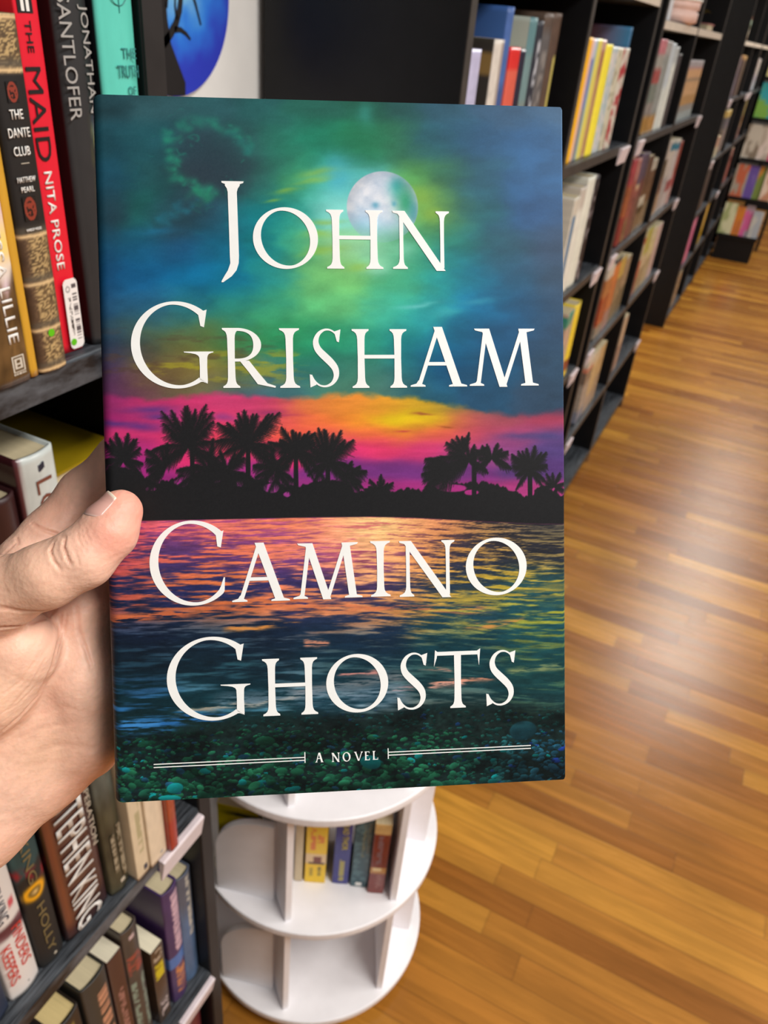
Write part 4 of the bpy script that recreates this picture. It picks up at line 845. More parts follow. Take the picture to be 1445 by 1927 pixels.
# second bookcase
CU = ' on second aisle bookcase upper shelf'; GC = 'books on the second aisle bookcase upper shelf'
row(-.432, 1.322, [
 (2.555, 2.648, 1.563, bands((0, (176, 132, 66)), (.20, (150, 142, 136)), (.34, (128, 136, 126)), (.55, (176, 88, 84)), (.70, (170, 168, 160)), (.84, (208, 130, 140)), n=.12), 'book of grey, red and pink bands leftmost'+CU, False),
 (2.650, 2.742, 1.560, bands((0, (186, 140, 76)), (.2, (156, 160, 156)), (.85, (176, 172, 170)), n=.12), 'grey book with tan foot'+CU, False),
 (2.745, 2.818, 1.556, bands((0, (206, 212, 206)), (.5, (190, 200, 206)), n=.06), 'pale blue-white book'+CU, True),
 (2.820, 2.893, 1.548, bands((0, (216, 220, 212)), (.8, (178, 184, 184)), n=.07), 'white book beside the thin dark grey one'+CU, True),
 (2.910, 2.975, 1.530, bands((0, (64, 56, 56)), n=.2), 'thin dark grey book'+CU, True)], GC)
for k in range(5):
    make_book('one of matching tan spines with grey tops, right half of upper shelf', -.434, 3.180+.080*k, 3.258+.080*k, 1.3226, .190, .14,
              bands((0, (150, 160, 160)), (.16, (142, 138, 132)), (.26, (176, 136, 86)), (.42, (196, 156, 112)), (.66, (158, 132, 104)), (.72, (204, 160, 116)), (.86, (176, 140, 138)), (.90, (166, 158, 160)), n=.10), True, group='matching tan volumes', nz=36)
CM = ' on second aisle bookcase middle shelf'; GN = 'books on the second aisle bookcase middle shelf'
row(-.432, 1.0, [
 (2.575, 2.636, 1.258, bands((0, (128, 46, 40)), (.35, (150, 82, 46)), (.7, (158, 62, 66)), n=.2), 'rust red book leftmost'+CM, True),
 (2.638, 2.700, 1.252, bands((0, (120, 88, 60)), (.3, (140, 74, 62)), (.75, (168, 110, 100)), n=.25), 'brown-red book second from left'+CM, True),
 (2.702, 2.766, 1.262, bands((0, (120, 70, 62)), (.5, (140, 80, 72)), (.6, (196, 170, 130)), (.64, (88, 70, 88)), n=.18), 'maroon book with purple upper half'+CM, True),
 (2.768, 2.832, 1.258, bands((0, (106, 74, 60)), (.5, (100, 56, 50)), (.7, (78, 62, 74)), n=.18), 'dark plum book'+CM, True),
 (2.835, 2.930, 1.240, bands((0, (120, 104, 84)), (.25, (60, 56, 46)), (.36, (196, 190, 172)), (.48, (104, 76, 60)), n=.18), 'brown book with white block on spine'+CM, False),
 (2.932, 3.030, 1.222, bands((0, (132, 118, 96)), (.4, (112, 84, 64)), (.85, (190, 180, 164)), n=.2), 'tan-brown book with white head'+CM, False),
 (3.160, 3.270, 1.262, bands((0, (168, 140, 112)), (.3, (128, 94, 80)), (.5, (96, 80, 54)), (.75, (196, 184, 172)), n=.15), 'brown and cream book in the right bay'+CM, False),
 (3.272, 3.390, 1.258, bands((0, (176, 170, 168)), (.5, (206, 196, 186)), (.80, (210, 198, 184)), (.86, (40, 120, 146)), (.94, (200, 196, 184)), n=.08), 'white book with teal band near the head'+CM, False),
 (3.392, 3.505, 1.250, bands((0, (196, 186, 184)), (.25, (160, 86, 90)), (.42, (206, 196, 192)), (.86, (44, 124, 150)), (.94, (206, 200, 190)), n=.08), 'white book with rose block low on spine'+CM, False),
 (3.508, 3.585, 1.236, bands((0, (176, 140, 136)), (.3, (160, 76, 76)), (.5, (142, 62, 48)), n=.10), 'rust-brown book ending the right bay'+CM, True)], GN)
CL = ' on second aisle bookcase lower shelf'; GL = 'books on the second aisle bookcase lower shelf'
row(-.432, .69, [
 (2.580, 2.680, .930, bands((0, (140, 130, 116)), (.2, (158, 70, 48)), (.6, (176, 112, 70)), (.85, (206, 196, 180)), n=.15), 'brick red and tan book leftmost'+CL, False),
 (2.682, 2.780, .940, bands((0, (150, 120, 116)), (.3, (184, 106, 66)), (.7, (210, 122, 70)), (.92, (60, 66, 74)), n=.12), 'orange book with dark head'+CL, False),
 (2.782, 2.880, .925, bands((0, (104, 104, 88)), (.35, (132, 116, 92)), (.7, (190, 160, 84)), n=.15), 'olive and straw coloured book'+CL, False),
 (2.882, 2.985, .905, bands((0, (80, 88, 78)), (.5, (150, 132, 110)), n=.15), 'grey-olive book beside the bay divider'+CL, False),
 (3.130, 3.250, .950, bands((0, (128, 60, 60)), (.3, (170, 44, 48)), (.55, (190, 176, 150)), (.8, (170, 52, 48)), (.88, (178, 172, 140)), n=.10), 'red and cream book in the right bay'+CL, False),
 (3.252, 3.380, .945, bands((0, (150, 138, 110)), (.4, (196, 180, 150)), (.6, (178, 176, 96)), n=.12), 'yellow-green book'+CL, False),
 (3.382, 3.510, .930, bands((0, (170, 160, 130)), (.5, (206, 196, 150)), (.8, (206, 196, 166)), n=.10), 'cream and straw book'+CL, False),
 (3.512, 3.630, .918, bands((0, (190, 168, 166)), (.6, (204, 180, 176)), n=.06), 'pale pinkish book ending the right bay'+CL, False)], GL)
row(-.432, .36, [
 (2.620, 2.715, .615, bands((0, (120, 124, 140)), (.2, (160, 148, 136)), (.6, (120, 104, 92)), (.78, (196, 120, 96)), (.84, (206, 196, 180)), n=.12), 'grey-brown and white book on bottom shelf of the second aisle bookcase', False),
 (2.717, 2.815, .610, bands((0, (170, 150, 130)), (.3, (196, 168, 120)), (.8, (206, 190, 160)), n=.10), 'straw coloured book on bottom shelf of the second aisle bookcase', False),
 (2.817, 2.905, .600, bands((0, (156, 136, 112)), (.5, (186, 156, 110)), n=.10), 'tan book right of the straw one, bottom shelf, second aisle bookcase', False),
 (3.230, 3.310, .600, bands((0, (150, 124, 112)), (.5, (188, 164, 140)), n=.06), 'single slim cream book on bottom shelf near open floor', False)], 'books on the second aisle bookcase bottom shelf')
# things on the high shelf
def simple(name, label, cat, loc, parts, group=None, rz=0):
    t = thing(name, label, cat, loc, rz, group)
    for nm, mb, m, sm in parts: mb.build(nm, m, t, smooth=sm)
    return t
M_PINK = mat('pink_wax', (226, 190, 178), .45, .05, 30); M_CREAM = mat('cream_card', (222, 204, 178), .5, .05, 30); M_OFFW = mat('off_white_card', (216, 218, 222), .5, .03, 30); M_OLIVE = mat('olive_leaf', (98, 104, 48), .6, .2, 30); M_DARKPOT = mat('dark_pot', (46, 40, 36), .6)
simple('gift_box', 'white gift box at the left end of the high pale-edged shelf', 'box', (-.52, 2.62, 1.6065), [('carton', MB().box(-.07, .07, -.075, .075, 0, .055), M_OFFW, False), ('lid', MB().box(-.074, .074, -.079, .079, .055, .070), mat('olive_card', (150, 144, 70), .5), False)])
simple('candle_jar', 'pink and cream candle jar with bright lid on the high pale-edged shelf', 'candle', (-.52, 2.86, 1.6065), [('jar', MB().lathe([(.105, 0), (.12, .006), (.12, .03), (.113, .034), (.12, .038), (.12, .058)], n=40), M_PINK, True), ('lid', MB().lathe([(.124, .058), (.124, .064), (.06, .068)], n=40), mat('white_lid', (250, 244, 238), .3), True), ('wax_top', MB().lathe([(.06, .066), (.06, .09), (.02, .10)], n=32), M_CREAM, True)])
t = thing('trailing_plant', 'olive green trailing plant hanging on the high shelf beside the candle jar', 'plant', (-.54, 3.26, 1.6065))
MB().lathe([(.05, .0), (.06, .06), (.065, .065)], n=24).build('pot', M_DARKPOT, t)
rp_ = random.Random(2); mb = MB()
for k in range(70):
    a = rp_.uniform(0, 6.28); r = rp_.uniform(.01, .10); z = .05+rp_.uniform(-.02, .16); L = rp_.uniform(.03, .055); c = Vector((r*math.cos(a), r*math.sin(a), z)); d = Vector((math.cos(a), math.sin(a), rp_.uniform(-.9, .5))).normalized(); n_ = d.cross(Vector((0, 0, 1))).normalized()*L*.28
    mb.add([c, c+d*L*.5+n_+Vector((0, 0, .004)), c+d*L, c+d*L*.5-n_+Vector((0, 0, .004))], [(0, 1, 2, 3)])
mb.build('foliage', M_OLIVE, t, fixn=False)
t2 = flat_book('pink book lying flat at the right end of the high pale-edged shelf', -.50, 3.56, 1.6065, .16, .12, .022, 0, mat('pink_book_cloth', (200, 130, 128), .5))
# third bookcase
EX = -.468
E1 = ' on third aisle bookcase, upper shelf'; E2 = ' on third aisle bookcase, middle shelf'
row(EX, 1.322, [
 (5.285, 5.37, 1.532, bands((0, (206, 188, 204)), n=.06), 'lilac white book leftmost'+E1, False), (5.372, 5.46, 1.530, bands((0, (198, 178, 196)), n=.06), 'lilac book second'+E1, False),
 (5.56, 5.68, 1.538, bands((0, (82, 66, 66)), (.9, (170, 130, 80)), n=.2), 'dark brown book with gilt head'+E1, True), (5.69, 5.84, 1.534, bands((0, (96, 78, 62)), (.9, (176, 140, 90)), n=.2), 'brown gilt-headed book beside the divider'+E1, True)], 'third aisle bookcase upper shelf')
row(EX, 1.0, [
 (5.30, 5.40, 1.10, bands((0, (214, 208, 176)), n=.1), 'small cream book'+E2, False), (5.42, 5.60, 1.115, bands((0, (206, 196, 160)), (.5, (190, 150, 120)), n=.15), 'cream and tan squat book'+E2, False),
 (5.64, 5.86, 1.245, bands((0, (128, 118, 108)), (.6, (108, 104, 108)), (.84, (216, 186, 110)), n=.12), 'grey book with golden star head'+E2, False)], 'third aisle bookcase middle shelf')
row(EX, .69, [(5.29, 5.44, .945, bands((0, (88, 76, 72)), (.7, (134, 122, 96)), n=.15), 'grey-brown book on third aisle bookcase, lower shelf', True), (5.46, 5.64, .935, bands((0, (72, 60, 54)), n=.15), 'dark brown book on third aisle bookcase, lower shelf', True)], 'third aisle bookcase lower shelf')
row(EX, .36, [(5.38, 5.62, .640, bands((0, (224, 116, 160)), (.06, (230, 122, 166)), n=.04), 'bright pink book on third aisle bookcase, bottom shelf', False), (6.00, 6.26, .640, bands((0, (190, 160, 70)), (.12, (222, 178, 26)), n=.05), 'golden yellow book on third aisle bookcase, bottom shelf', False)], 'third aisle bookcase bottom shelf')
row(EX, .06, [(5.50, 5.66, .29, bands((0, (150, 132, 112)), n=.1), 'tan book at floor level in the third aisle bookcase', False)], None)
simple('pastel_candle', 'striped pastel candle on the top pale-edged shelf of the third aisle bookcase', 'candle', (-.515, 5.36, 1.6065), [('base_band', MB().lathe([(.055, 0), (.055, .05)], n=28), M_CREAM, True), ('mint_band', MB().lathe([(.055, .05), (.055, .095)], n=28), mat('mint_wax', (196, 218, 186), .5), True), ('coral_top', MB().lathe([(.055, .095), (.052, .13), (.03, .14)], n=28), mat('coral_wax', (226, 160, 130), .5), True)])
F1 = ' on the farthest aisle bookcase'
row(EX, 1.322, [(6.66, 6.82, 1.536, bands((0, (60, 150, 134)), n=.06), 'teal book'+F1, False), (6.83, 6.98, 1.525, bands((0, (206, 196, 206)), n=.06), 'white book beside the teal one'+F1, False), (6.99, 7.12, 1.52, bands((0, (190, 186, 192)), n=.06), 'greyish white book'+F1, False)], 'farthest aisle bookcase upper shelf')
row(EX, 1.0, [(6.68, 6.95, 1.27, bands((0, (130, 52, 44)), (.3, (170, 126, 76)), n=.12), 'rust and tan book'+F1, False)], None)
row(EX, .69, [(6.80, 7.05, .935, bands((0, (150, 80, 66)), n=.08), 'brick brown book'+F1, False)], None)
# crowded card and gift racks at the far right
GR = 'card and gift racks at the far end of the aisle'
def card(label, x, y, z, w, h, c1, c2, th, cat='greeting card', rz=-.9, nm='greeting_card'):
    t = thing(nm, label, cat, (x, y, z), rz, 'bright stock on the far racks')
    sd = int(rng.integers(1e6)); n = 10
    U, V = np.meshgrid(np.linspace(0, 1, n+1), np.linspace(0, 1, n+1)); k = smooth(.46, .54, fbm(U*3+sd % 7, V*3, sd, 2))[..., None]; col = (C3(c1)*(1-k)+C3(c2)*k).reshape(-1, 3)
    P = np.stack([np.full(U.size, 0), (U.ravel()-.5)*w, V.ravel()*h], 1); F = [(j*(n+1)+i, j*(n+1)+i+1, (j+1)*(n+1)+i+1, (j+1)*(n+1)+i) for j in range(n) for i in range(n)]
    raw_mesh('front_face', P, F, M_GLOSS, t, col, smooth=False); MB().box(-th, -.0005, -w/2, w/2, 0, h).build('back_stock', M_OFFW, t)
    return t
rx, ry = -.275, 7.75
t = thing('display_rack', 'free-standing rack crowded with bright cards at the far end of the aisle', 'display rack', (rx, ry, 0))
MB().box(-.155, .155, -.13, .11, 0, .185).build('base', M_BLACK, t); MB().lathe([(.014, .03), (.014, 1.52)], n=12).build('post', M_BLACK, t)
LV = [.186, .49, .79, 1.09, 1.38]
for z in LV:
    MB().box(-.165, .165, -.14, .12, z, z+.008).box(-.165, .165, -.145, -.140, z, z+.03).build('tray', M_BLACK, t)
def front(i, lv, dx, w, h, c1, c2, lab, th=.004, nm='greeting_card', cat='greeting card', dy=0.0):
    card(lab, rx+dx, ry-.128+.012*i+dy, LV[lv]+.0084, w, h, c1, c2, th, cat, -math.pi/2, nm)
RK = ' on the crowded far rack'
front(0, 0, -.115, 0.106, 0.272, (226, 226, 186), (176, 186, 130), 'cream and green floral card, lowest tray'+RK)
front(1, 0, -.03, 0.070, 0.253, (226, 140, 60), (206, 120, 70), 'orange card, lowest tray'+RK)
front(2, 0, .04, 0.070, 0.272, (226, 110, 170), (186, 176, 190), 'pink and grey card, lowest tray'+RK)
front(0, 0, .115, 0.082, 0.238, (206, 206, 200), (176, 186, 196), 'pale grey card, lowest tray'+RK)
front(0, 1, -.115, 0.106, 0.272, (176, 166, 150), (206, 110, 80), 'stone and rust card, second tray from the foot'+RK)
front(1, 1, -.03, 0.082, 0.272, (112, 90, 170), (126, 106, 180), 'violet card, second tray from the foot'+RK)
front(2, 1, .045, 0.082, 0.272, (222, 150, 70), (130, 150, 80), 'orange and green card, second tray from the foot'+RK)
front(0, 1, .12, 0.095, 0.272, (236, 216, 196), (206, 150, 120), 'large cream and peach book, second tray from the foot'+RK, .02, 'paperback_book', 'book')
front(0, 2, -.11, 0.118, 0.272, (206, 196, 180), (140, 126, 110), 'taupe and cream card, middle tray'+RK)
front(1, 2, -.01, 0.095, 0.272, (226, 210, 200), (190, 176, 160), 'cream card, middle tray'+RK)
front(2, 2, .065, 0.070, 0.272, (226, 70, 130), (206, 60, 120), 'magenta card, middle tray'+RK)
front(0, 2, .13, 0.070, 0.272, (190, 206, 226), (216, 216, 220), 'pale blue card, middle tray'+RK)
front(0, 3, -.075, 0.176, 0.272, (60, 166, 176), (130, 180, 80), 'turquoise and green picture book, fourth tray from the foot'+RK, .012, 'paperback_book', 'book')
front(1, 3, .06, 0.106, 0.272, (236, 226, 220), (226, 60, 60), 'white and red card, fourth tray from the foot'+RK)
front(2, 3, .135, 0.059, 0.272, (226, 96, 150), (236, 200, 206), 'rose card, fourth tray from the foot'+RK)
front(0, 4, -.10, 0.118, 0.272, (206, 196, 120), (226, 216, 150), 'straw yellow card, top tray'+RK)
front(1, 4, .0, 0.106, 0.272, (206, 120, 50), (226, 150, 80), 'burnt orange card, top tray'+RK)
front(2, 4, .10, 0.106, 0.272, (240, 224, 170), (226, 200, 150), 'pale cream card, top tray'+RK)
simple('low_stool', 'small black stool on the floor behind the crowded far rack', 'stool', (-.20, 8.35, 0), [('seat', MB().box(-.12, .12, -.12, .12, .36, .41), M_BLACK, False)]+[('leg', MB().box(sx*.10-.012, sx*.10+.012, sy*.10-.012, sy*.10+.012, 0, .36), M_BLACK, False) for sx in (-1, 1) for sy in (-1, 1)])
M_CAB = mat('dark_grey_cabinet', (56, 54, 54), .5, .08, 12)
simple('low_cabinet', 'low dark grey cabinet against the far end wall beyond the aisle', 'cabinet', (.35, 11.3, 0), [('body', MB().box(-.62, .9, 0, .5, .04, .95), M_CAB, False), ('top', MB().box(-.64, .92, -.02, .52, .95, .98), M_EDGE, False), ('plinth', MB().box(-.58, .86, .04, .48, 0, .04), M_BLACK, False)]+[('door', MB().box(-.60+.5*k, -.12+.5*k, -.016, 0, .08, .92), M_CAB, False) for k in range(3)])
# painted round plaque on the white wall
def plaque():
    t = thing('round_painting', 'round blue moonlit painting of a bare black tree on the white wall', 'painting', (-.7395, .880, 1.556))
    r = .1135; n = 90; V = []; F = []; K = 44
    for i in range(K+1):
        for k in range(n): a = 2*math.pi*k/n; V.append((.0085, r*i/K*math.cos(a), r*i/K*math.sin(a)))
    F = [(i*n+k, (i+1)*n+k, (i+1)*n+(k+1) % n, i*n+(k+1) % n) for i in range(K) for k in range(n)]
    P = np.array(V); y, z = P[:, 1], P[:, 2]
    d = np.hypot(y-.010, z-.035)/r; w = (fbm(y*40+5, z*40+5, 3, 3)-.5)*.35
    k1 = smooth(.25, .75, d+w)[:, None]; k2 = smooth(.62, 1.05, d+w)[:, None]
    c = C3((150, 214, 250))*(1-k1)+C3((56, 136, 244))*k1; c = c*(1-k2)+C3((56, 70, 204))*k2
    raw_mesh('painted_face', P, F, mat_printed('painted_gloss', .3), t, c, smooth=False)
    o = MB().lathe([(r, 0), (r, .0084)], n=90).build('board', M_OFFW, t); o.matrix_local = Matrix.Rotation(math.pi/2, 4, 'Y')
    mb = MB(); tw = .0098
    L = [-.095, -.075, -.06, -.055, -.052, -.050, -.05, -.05]; Rr = [.036, .016, .003, -.008, -.012, -.013, -.015, -.018]; zz = [-.112, -.098, -.075, -.055, -.03, 0, .05, .105]
    pts = []
    inside = lambda yy, q: math.copysign(min(abs(yy), math.sqrt(max(0, (r-.0005)**2-q*q))), yy)
    mb.strip([(a, q) for a, q in zip([inside(v, q) for v, q in zip(L, zz)], zz)], [(a, q) for a, q in zip([inside(v, q) for v, q in zip(Rr, zz)], zz)], .0086, tw)
    def br(p, w0, w1):
        A = []; B = []; m = len(p)
        for i in range(m):
            a = Vector(p[max(0, i-1)]); b = Vector(p[min(m-1, i+1)]); dd = (b-a).normalized(); nn = Vector((-dd.y, dd.x)); w = w0+(w1-w0)*i/(m-1); A.append(tuple(Vector(p[i])+nn*w)); B.append(tuple(Vector(p[i])-nn*w))
        mb.strip(A, B, .0086, tw)
    br([(-.022, -.056), (-.006, -.044), (.004, -.034), (.012, -.020), (.018, .002), (.026, .020), (.032, .05)], .0052, .0026)
    br([(.000, -.040), (.012, -.040), (.022, -.044), (.030, -.050)], .0034, .0012)
    br([(.025, .010), (.036, .002), (.044, -.014), (.052, -.034)], .0026, .0010)
    br([(.026, .018), (.040, .030), (.048, .055)], .0026, .0012)
    br([(-.013, -.018), (-.008, .0), (-.006, .03), (-.010, .06)], .0026, .0012)
    br([(.006, -.030), (.004, -.016), (.006, .0)], .0016, .0008)
    # the strips were laid out in (y, z); turn them onto the wall plane
    mb.v = [(v[2], v[0], v[1]) for v in mb.v]
    mb.build('painted_tree', ink('tree', (32, 28, 28), .55), t)
plaque()
# ------------------------------------------------------------------ the held novel
OB = Vector((-.1444, .1195, 1.3116)); BU_ = Vector((.8494, .5252, .0515)); BV_ = Vector((-.3036, .4066, .8617)); BN_ = Vector((.4316, -.7476, .5049))
hb = thing('held_novel', 'hardcover novel with moonlit beach jacket held up in front of the shelves', 'book')
hb.matrix_world = Matrix(((BU_.x, BV_.x, BN_.x, OB.x), (BU_.y, BV_.y, BN_.y, OB.y), (BU_.z, BV_.z, BN_.z, OB.z), (0, 0, 0, 1)))
TH = 34.0
def jacket():
    NU, NV = 640, 956; col = paint_grid(NU, NV)
    r = 4.0; us = np.linspace(0, 1, NU+1)*CW
    keep = us >= r; uf = us[keep]; cf = col[:, keep]
    u = list(uf); w = [0.0]*len(uf); ci = list(np.where(keep)[0])
    lu, lw, lc = [], [], []
    for a in np.linspace(90, 0, 14)[1:]:                     # roll over the hinge on to the spine
        q = math.radians(a); lu.append(r-r*math.cos(q)); lw.append(-(r-r*math.sin(q)))
    for k in range(1, 9): lu.append(-1.4*math.sin(math.pi*k/9)); lw.append(-r-(TH-2*r)*k/9)
    for a in np.linspace(0, 90, 8): q = math.radians(a); lu.append(r-r*math.cos(q)); lw.append(-(TH-r)-r*math.sin(q))
    lu += [CW*.5, CW-.5]; lw += [-TH, -TH]
    lc = [max(0, int(round(max(0, x)/CW*NU))) if i < 13 else 0 for i, x in enumerate(lu)]
    # right hand edge turns round the board
    ru, rw = [CW+.25, CW+.25], [-.45, -3.0]
    U = np.array(lu[::-1]+u+ru); Wd = np.array(lw[::-1]+w+rw); CI = np.array(lc[::-1]+ci+[NU, NU])
    v = np.linspace(0, 1, NV+1); Ug = np.tile(U, NV+1)
    ins = np.where(U < 3.2, 3.2-np.sqrt(np.maximum(0, 3.2**2-(3.2-np.clip(U, 0, 3.2))**2)), 0)*.55+np.where(U > CW-.9, .9-np.sqrt(np.maximum(0, .81-(np.clip(U, 0, CW)-CW+.9)**2)), 0)
    ins = ins-.55*np.exp(-((U-9)/7)**2)*0
    Vg = (v[:, None]*(CH-2*ins[None, :])+ins[None, :])
    P = np.stack([Ug, Vg.ravel(), np.tile(Wd, NV+1)], 1)*.001
    C = col[:, CI].copy(); nl = len(lu)
    n = len(U); idx = np.arange((NV+1)*n).reshape(NV+1, n)
    F = np.stack([idx[:-1, :-1].ravel(), idx[:-1, 1:].ravel(), idx[1:, 1:].ravel(), idx[1:, :-1].ravel()], 1)
    o = raw_mesh('dust_jacket', P, F, mat_printed('gloss_jacket', .42, 0, .14, .012), hb, C.reshape(-1, 3), smooth=True)
    # white paper thickness at the head and foot of the jacket
    mb = MB()
    for row_, dz in ((NV, 1), (0, -1)):
        ring = [i for i in range(8, n-2, 6)]
        A = [P[row_*n+i] for i in ring]
        V_ = [tuple(p) for p in A]+[tuple(p+np.array((0, dz*.00012, -.00042))) for p in A]
        m = len(A); mb.add(V_, [(i, i+1, m+i+1, m+i) for i in range(m-1)])
    mb.build('jacket_paper_edge', mat('white_paper_edge', (232, 234, 232), .7), hb)['label'] = 'white cut edge of the paper jacket'
jacket()
MB().box(.003, .1605, .001, .2410, -.0032, -.0005).build('front_board', M_BLACK, hb); MB().box(.003, .1605, .001, .2410, -.0338, -.0310).build('back_board', M_BLACK, hb)
MB().box(.004, .1560, .0040, .2380, -.0310, -.0032).build('page_block', M_PAGESW, hb)
# ---- raised lettering of the jacket
class Step:
    """stacks overlapping strokes a hair apart so that they never share a plane"""
    def __init__(s, mb): s.mb = mb; s.n = 0
    def strip(s, A, B, w0, w1): s.n += 1; s.mb.strip(A, B, w0, w1+.004*(s.n % 9))
def glyphs(mb_, items, sw, th=1.35, hair=1.0, W0=-.02, W1=.16):
    """items: (letter, px left, px right, px top, px base) read on the cover; drawn in millimetres"""
    mb = Step(mb_)
    def stem(cx, b, t, w, sl, sr, top=True, bot=True, tl=None, tr=None, sk=0.0):
        tl = sl if tl is None else tl; tr = sr if tr is None else tr; k = min(1, (t-b)/18.0)
        ys = []; L = []; R = []
        if bot:
            for dy, f in ((0, 1), (.55, .97), (.95, .55), (1.5, .25), (2.4, .07), (3.6, 0)): ys.append(b+dy*k); L.append(sl*f); R.append(sr*f)
        else: ys.append(b); L.append(0); R.append(0)
        ys.append((b+t)/2); L.append(-w*.04); R.append(-w*.04)
        if top:
            for dy, f in ((3.6, 0), (2.4, .07), (1.5, .25), (.95, .55), (.55, .97), (0, 1)): ys.append(t-dy*k); L.append(tl*f); R.append(tr*f)
        else: ys.append(t); L.append(0); R.append(0)
        c = lambda y: cx+sk*(y-b)
        mb.strip([(c(y)-w/2-l, y) for y, l in zip(ys, L)], [(c(y)+w/2+r_, y) for y, r_ in zip(ys, R)], W0, W1)
    def diag(x0, y0, x1, y1, w): mb.strip([(x0-w/2, y0), (x1-w/2, y1)], [(x0+w/2, y0), (x1+w/2, y1)], W0, W1)
    def quad(*p): mb.strip([p[0], p[1]], [p[3], p[2]], W0, W1)
    def foot(cx, y, l, r_, up):   # bracketed foot serif of a slanting stroke
        s = 1 if up else -1; k = min(1, sw/2.4)
        mb.strip([(cx-l, y), (cx-l*.97, y+.5*k*s), (cx-l*.3, y+1.1*k*s), (cx-.2, y+2.2*k*s)], [(cx+r_, y), (cx+r_*.97, y+.5*k*s), (cx+r_*.3, y+1.1*k*s), (cx+.2, y+2.2*k*s)], W0, W1)
    def arc(cx, cy, a, b_, w, h_, a0, a1, tilt=10, n=72):
        A = []; B = []
        for i in range(n+1):
            q = math.radians(a0+(a1-a0)*i/n); tq = q-math.radians(tilt)
            A.append((cx+a*math.cos(q), cy+b_*math.sin(q)))
            k = abs(math.cos(tq))**1.5; tt = h_+(w-h_)*k
            nx, ny = math.cos(q)/a, math.sin(q)/b_; m = math.hypot(nx, ny); B.append((A[-1][0]-nx/m*tt, A[-1][1]-ny/m*tt))
        mb.strip(A, B, W0, W1); return A, B
    for it in items:
        ch, xl, xr, yt, yb = it[:5]; e = it[5:]
        l, b = cov(xl, yb); r_, b2 = cov(xr, yb); b = (b+b2)/2; t = cov((xl+xr)/2, yt)[1]; w = r_-l; h = t-b; m = (l+r_)/2; sf = sw*.62
        if ch == 'I': stem(m, b, t, sw, w/2-sw/2, w/2-sw/2)
        elif ch == 'H':
            f = w*.145; a = l+f+sw*.15; c = r_-f-sw*.15
            stem(a, b, t, sw, a-l-sw/2, sf*.95); stem(c, b, t, sw, sf*.95, r_-c-sw/2); yb_ = b+h*.50; quad((a, yb_), (c, yb_), (c, yb_+th*.95), (a, yb_+th*.95))
        elif ch == 'N':
            a = l+w*.155; c = r_-w*.125; stem(a, b, t-.2, th*1.05, a-l-th/2, sf*.9, top=False); stem(c, b+h*.02, t, th*1.05, 0, 0, bot=False, tl=sf*.95, tr=r_-c-th/2)
            diag(c+.1-sw*.22, b-h*.03, a-sw*.15, t-.02, sw*1.25); mb.strip([(l, t), (l+.15, t-.6), (a-sw*.3, t-1.2)], [(a+sw*.3, t), (a+sw*.35, t-.6), (a+sw*.5, t-1.2)], W0, W1)
        elif ch == 'A':
            ap = l+w*.485; lf = l+w*.15; rf = r_-w*.165
            diag(lf, b, ap-.15, t-h*.02, th*1.12); diag(rf, b, ap+.05, t+h*.03, sw*1.22); foot(lf, b, lf-l, w*.115, True); foot(rf, b, w*.16, r_-rf, True)
            yy = b+h*.365; f = .365; quad((lf+(ap-lf)*f, yy), (rf+(ap-rf)*f, yy), (rf+(ap-rf)*(f+.05), yy+th*.9), (lf+(ap-lf)*(f+.05), yy+th*.9))
        elif ch == 'M':
            a0 = l+w*.125; a1 = l+w*.235; c1 = r_-w*.245; c0 = r_-w*.135; vx = l+w*.487
            diag(a0, b, a1, t, th*1.1); diag(vx, b-h*.02, a1-.1, t, sw*1.12); diag(vx+.15, b-h*.01, c1+.2, t, th*1.1); diag(c0, b, c1+.25, t, sw*1.08)
            foot(a0, b, a0-l, w*.085, True); foot(c0, b, w*.125, r_-c0, True); mb.strip([(l+w*.07, t), (l+w*.085, t-.6), (a1-sw*.3, t-1.3)], [(a1+sw*.4, t), (a1+sw*.45, t-.6), (a1+sw*.55, t-1.3)], W0, W1)
            mb.strip([(c1-sw*.45, t), (c1-sw*.45, t-.6), (c1-.2, t-1.3)], [(r_-w*.055, t), (r_-w*.07, t-.6), (c1+sw*.6, t-1.3)], W0, W1)
        elif ch == 'O': arc(m, (b+t)/2, w/2, h/2, sw*1.12, hair, 0, 360, 14)
        elif ch in 'CG':
            full = e[0] if e else 1.17; a = w*full/2; cx = l+a; cy = (b+t)/2
            A, B = arc(cx, cy, a, h/2, sw*1.18, hair*1.05, 47 if ch == 'C' else 52, 313 if ch == 'C' else 303, 8)
            p = A[0]; q = B[0]; xr_ = l+w*(1.0 if ch == 'C' else .93)
            quad((q[0]-.4, q[1]+.7), (xr_, p[1]+h*.012), (xr_-h*.035, p[1]-h*.19), (xr_-h*.075, p[1]-h*.175)); mb.strip([p, (xr_, p[1]+h*.012)], [q, (xr_-h*.04, p[1]-h*.07)], W0, W1)
            p = A[-1]; q = B[-1]
            if ch == 'C': mb.strip([p, (xr_-.1, p[1]+h*.03), (xr_+.15, p[1]+h*.19)], [q, (xr_-h*.045, p[1]+h*.085), (xr_-h*.01, p[1]+h*.19)], W0, W1)
            else:
                gx = l+w*.875; stem(gx, b+h*.075, b+h*.425, sw*1.05, 0, 0, bot=False, tl=w*.19, tr=w*.04+r_-gx-w*.04-sw*.52)
                mb.strip([p, (gx+sw*.5, b+h*.055), (gx+sw*.5, b+h*.14)], [q, (gx-sw*.5, b+h*.10), (gx-sw*.5, b+h*.15)], W0, W1)
        elif ch == 'S':
            C_ = [(.90, .80), (.80, .905), (.64, .962), (.46, .965), (.28, .90), (.18, .775), (.24, .645), (.42, .545), (.62, .445), (.79, .335), (.82, .20), (.70, .085), (.50, .032), (.30, .045), (.13, .125), (.045, .225)]
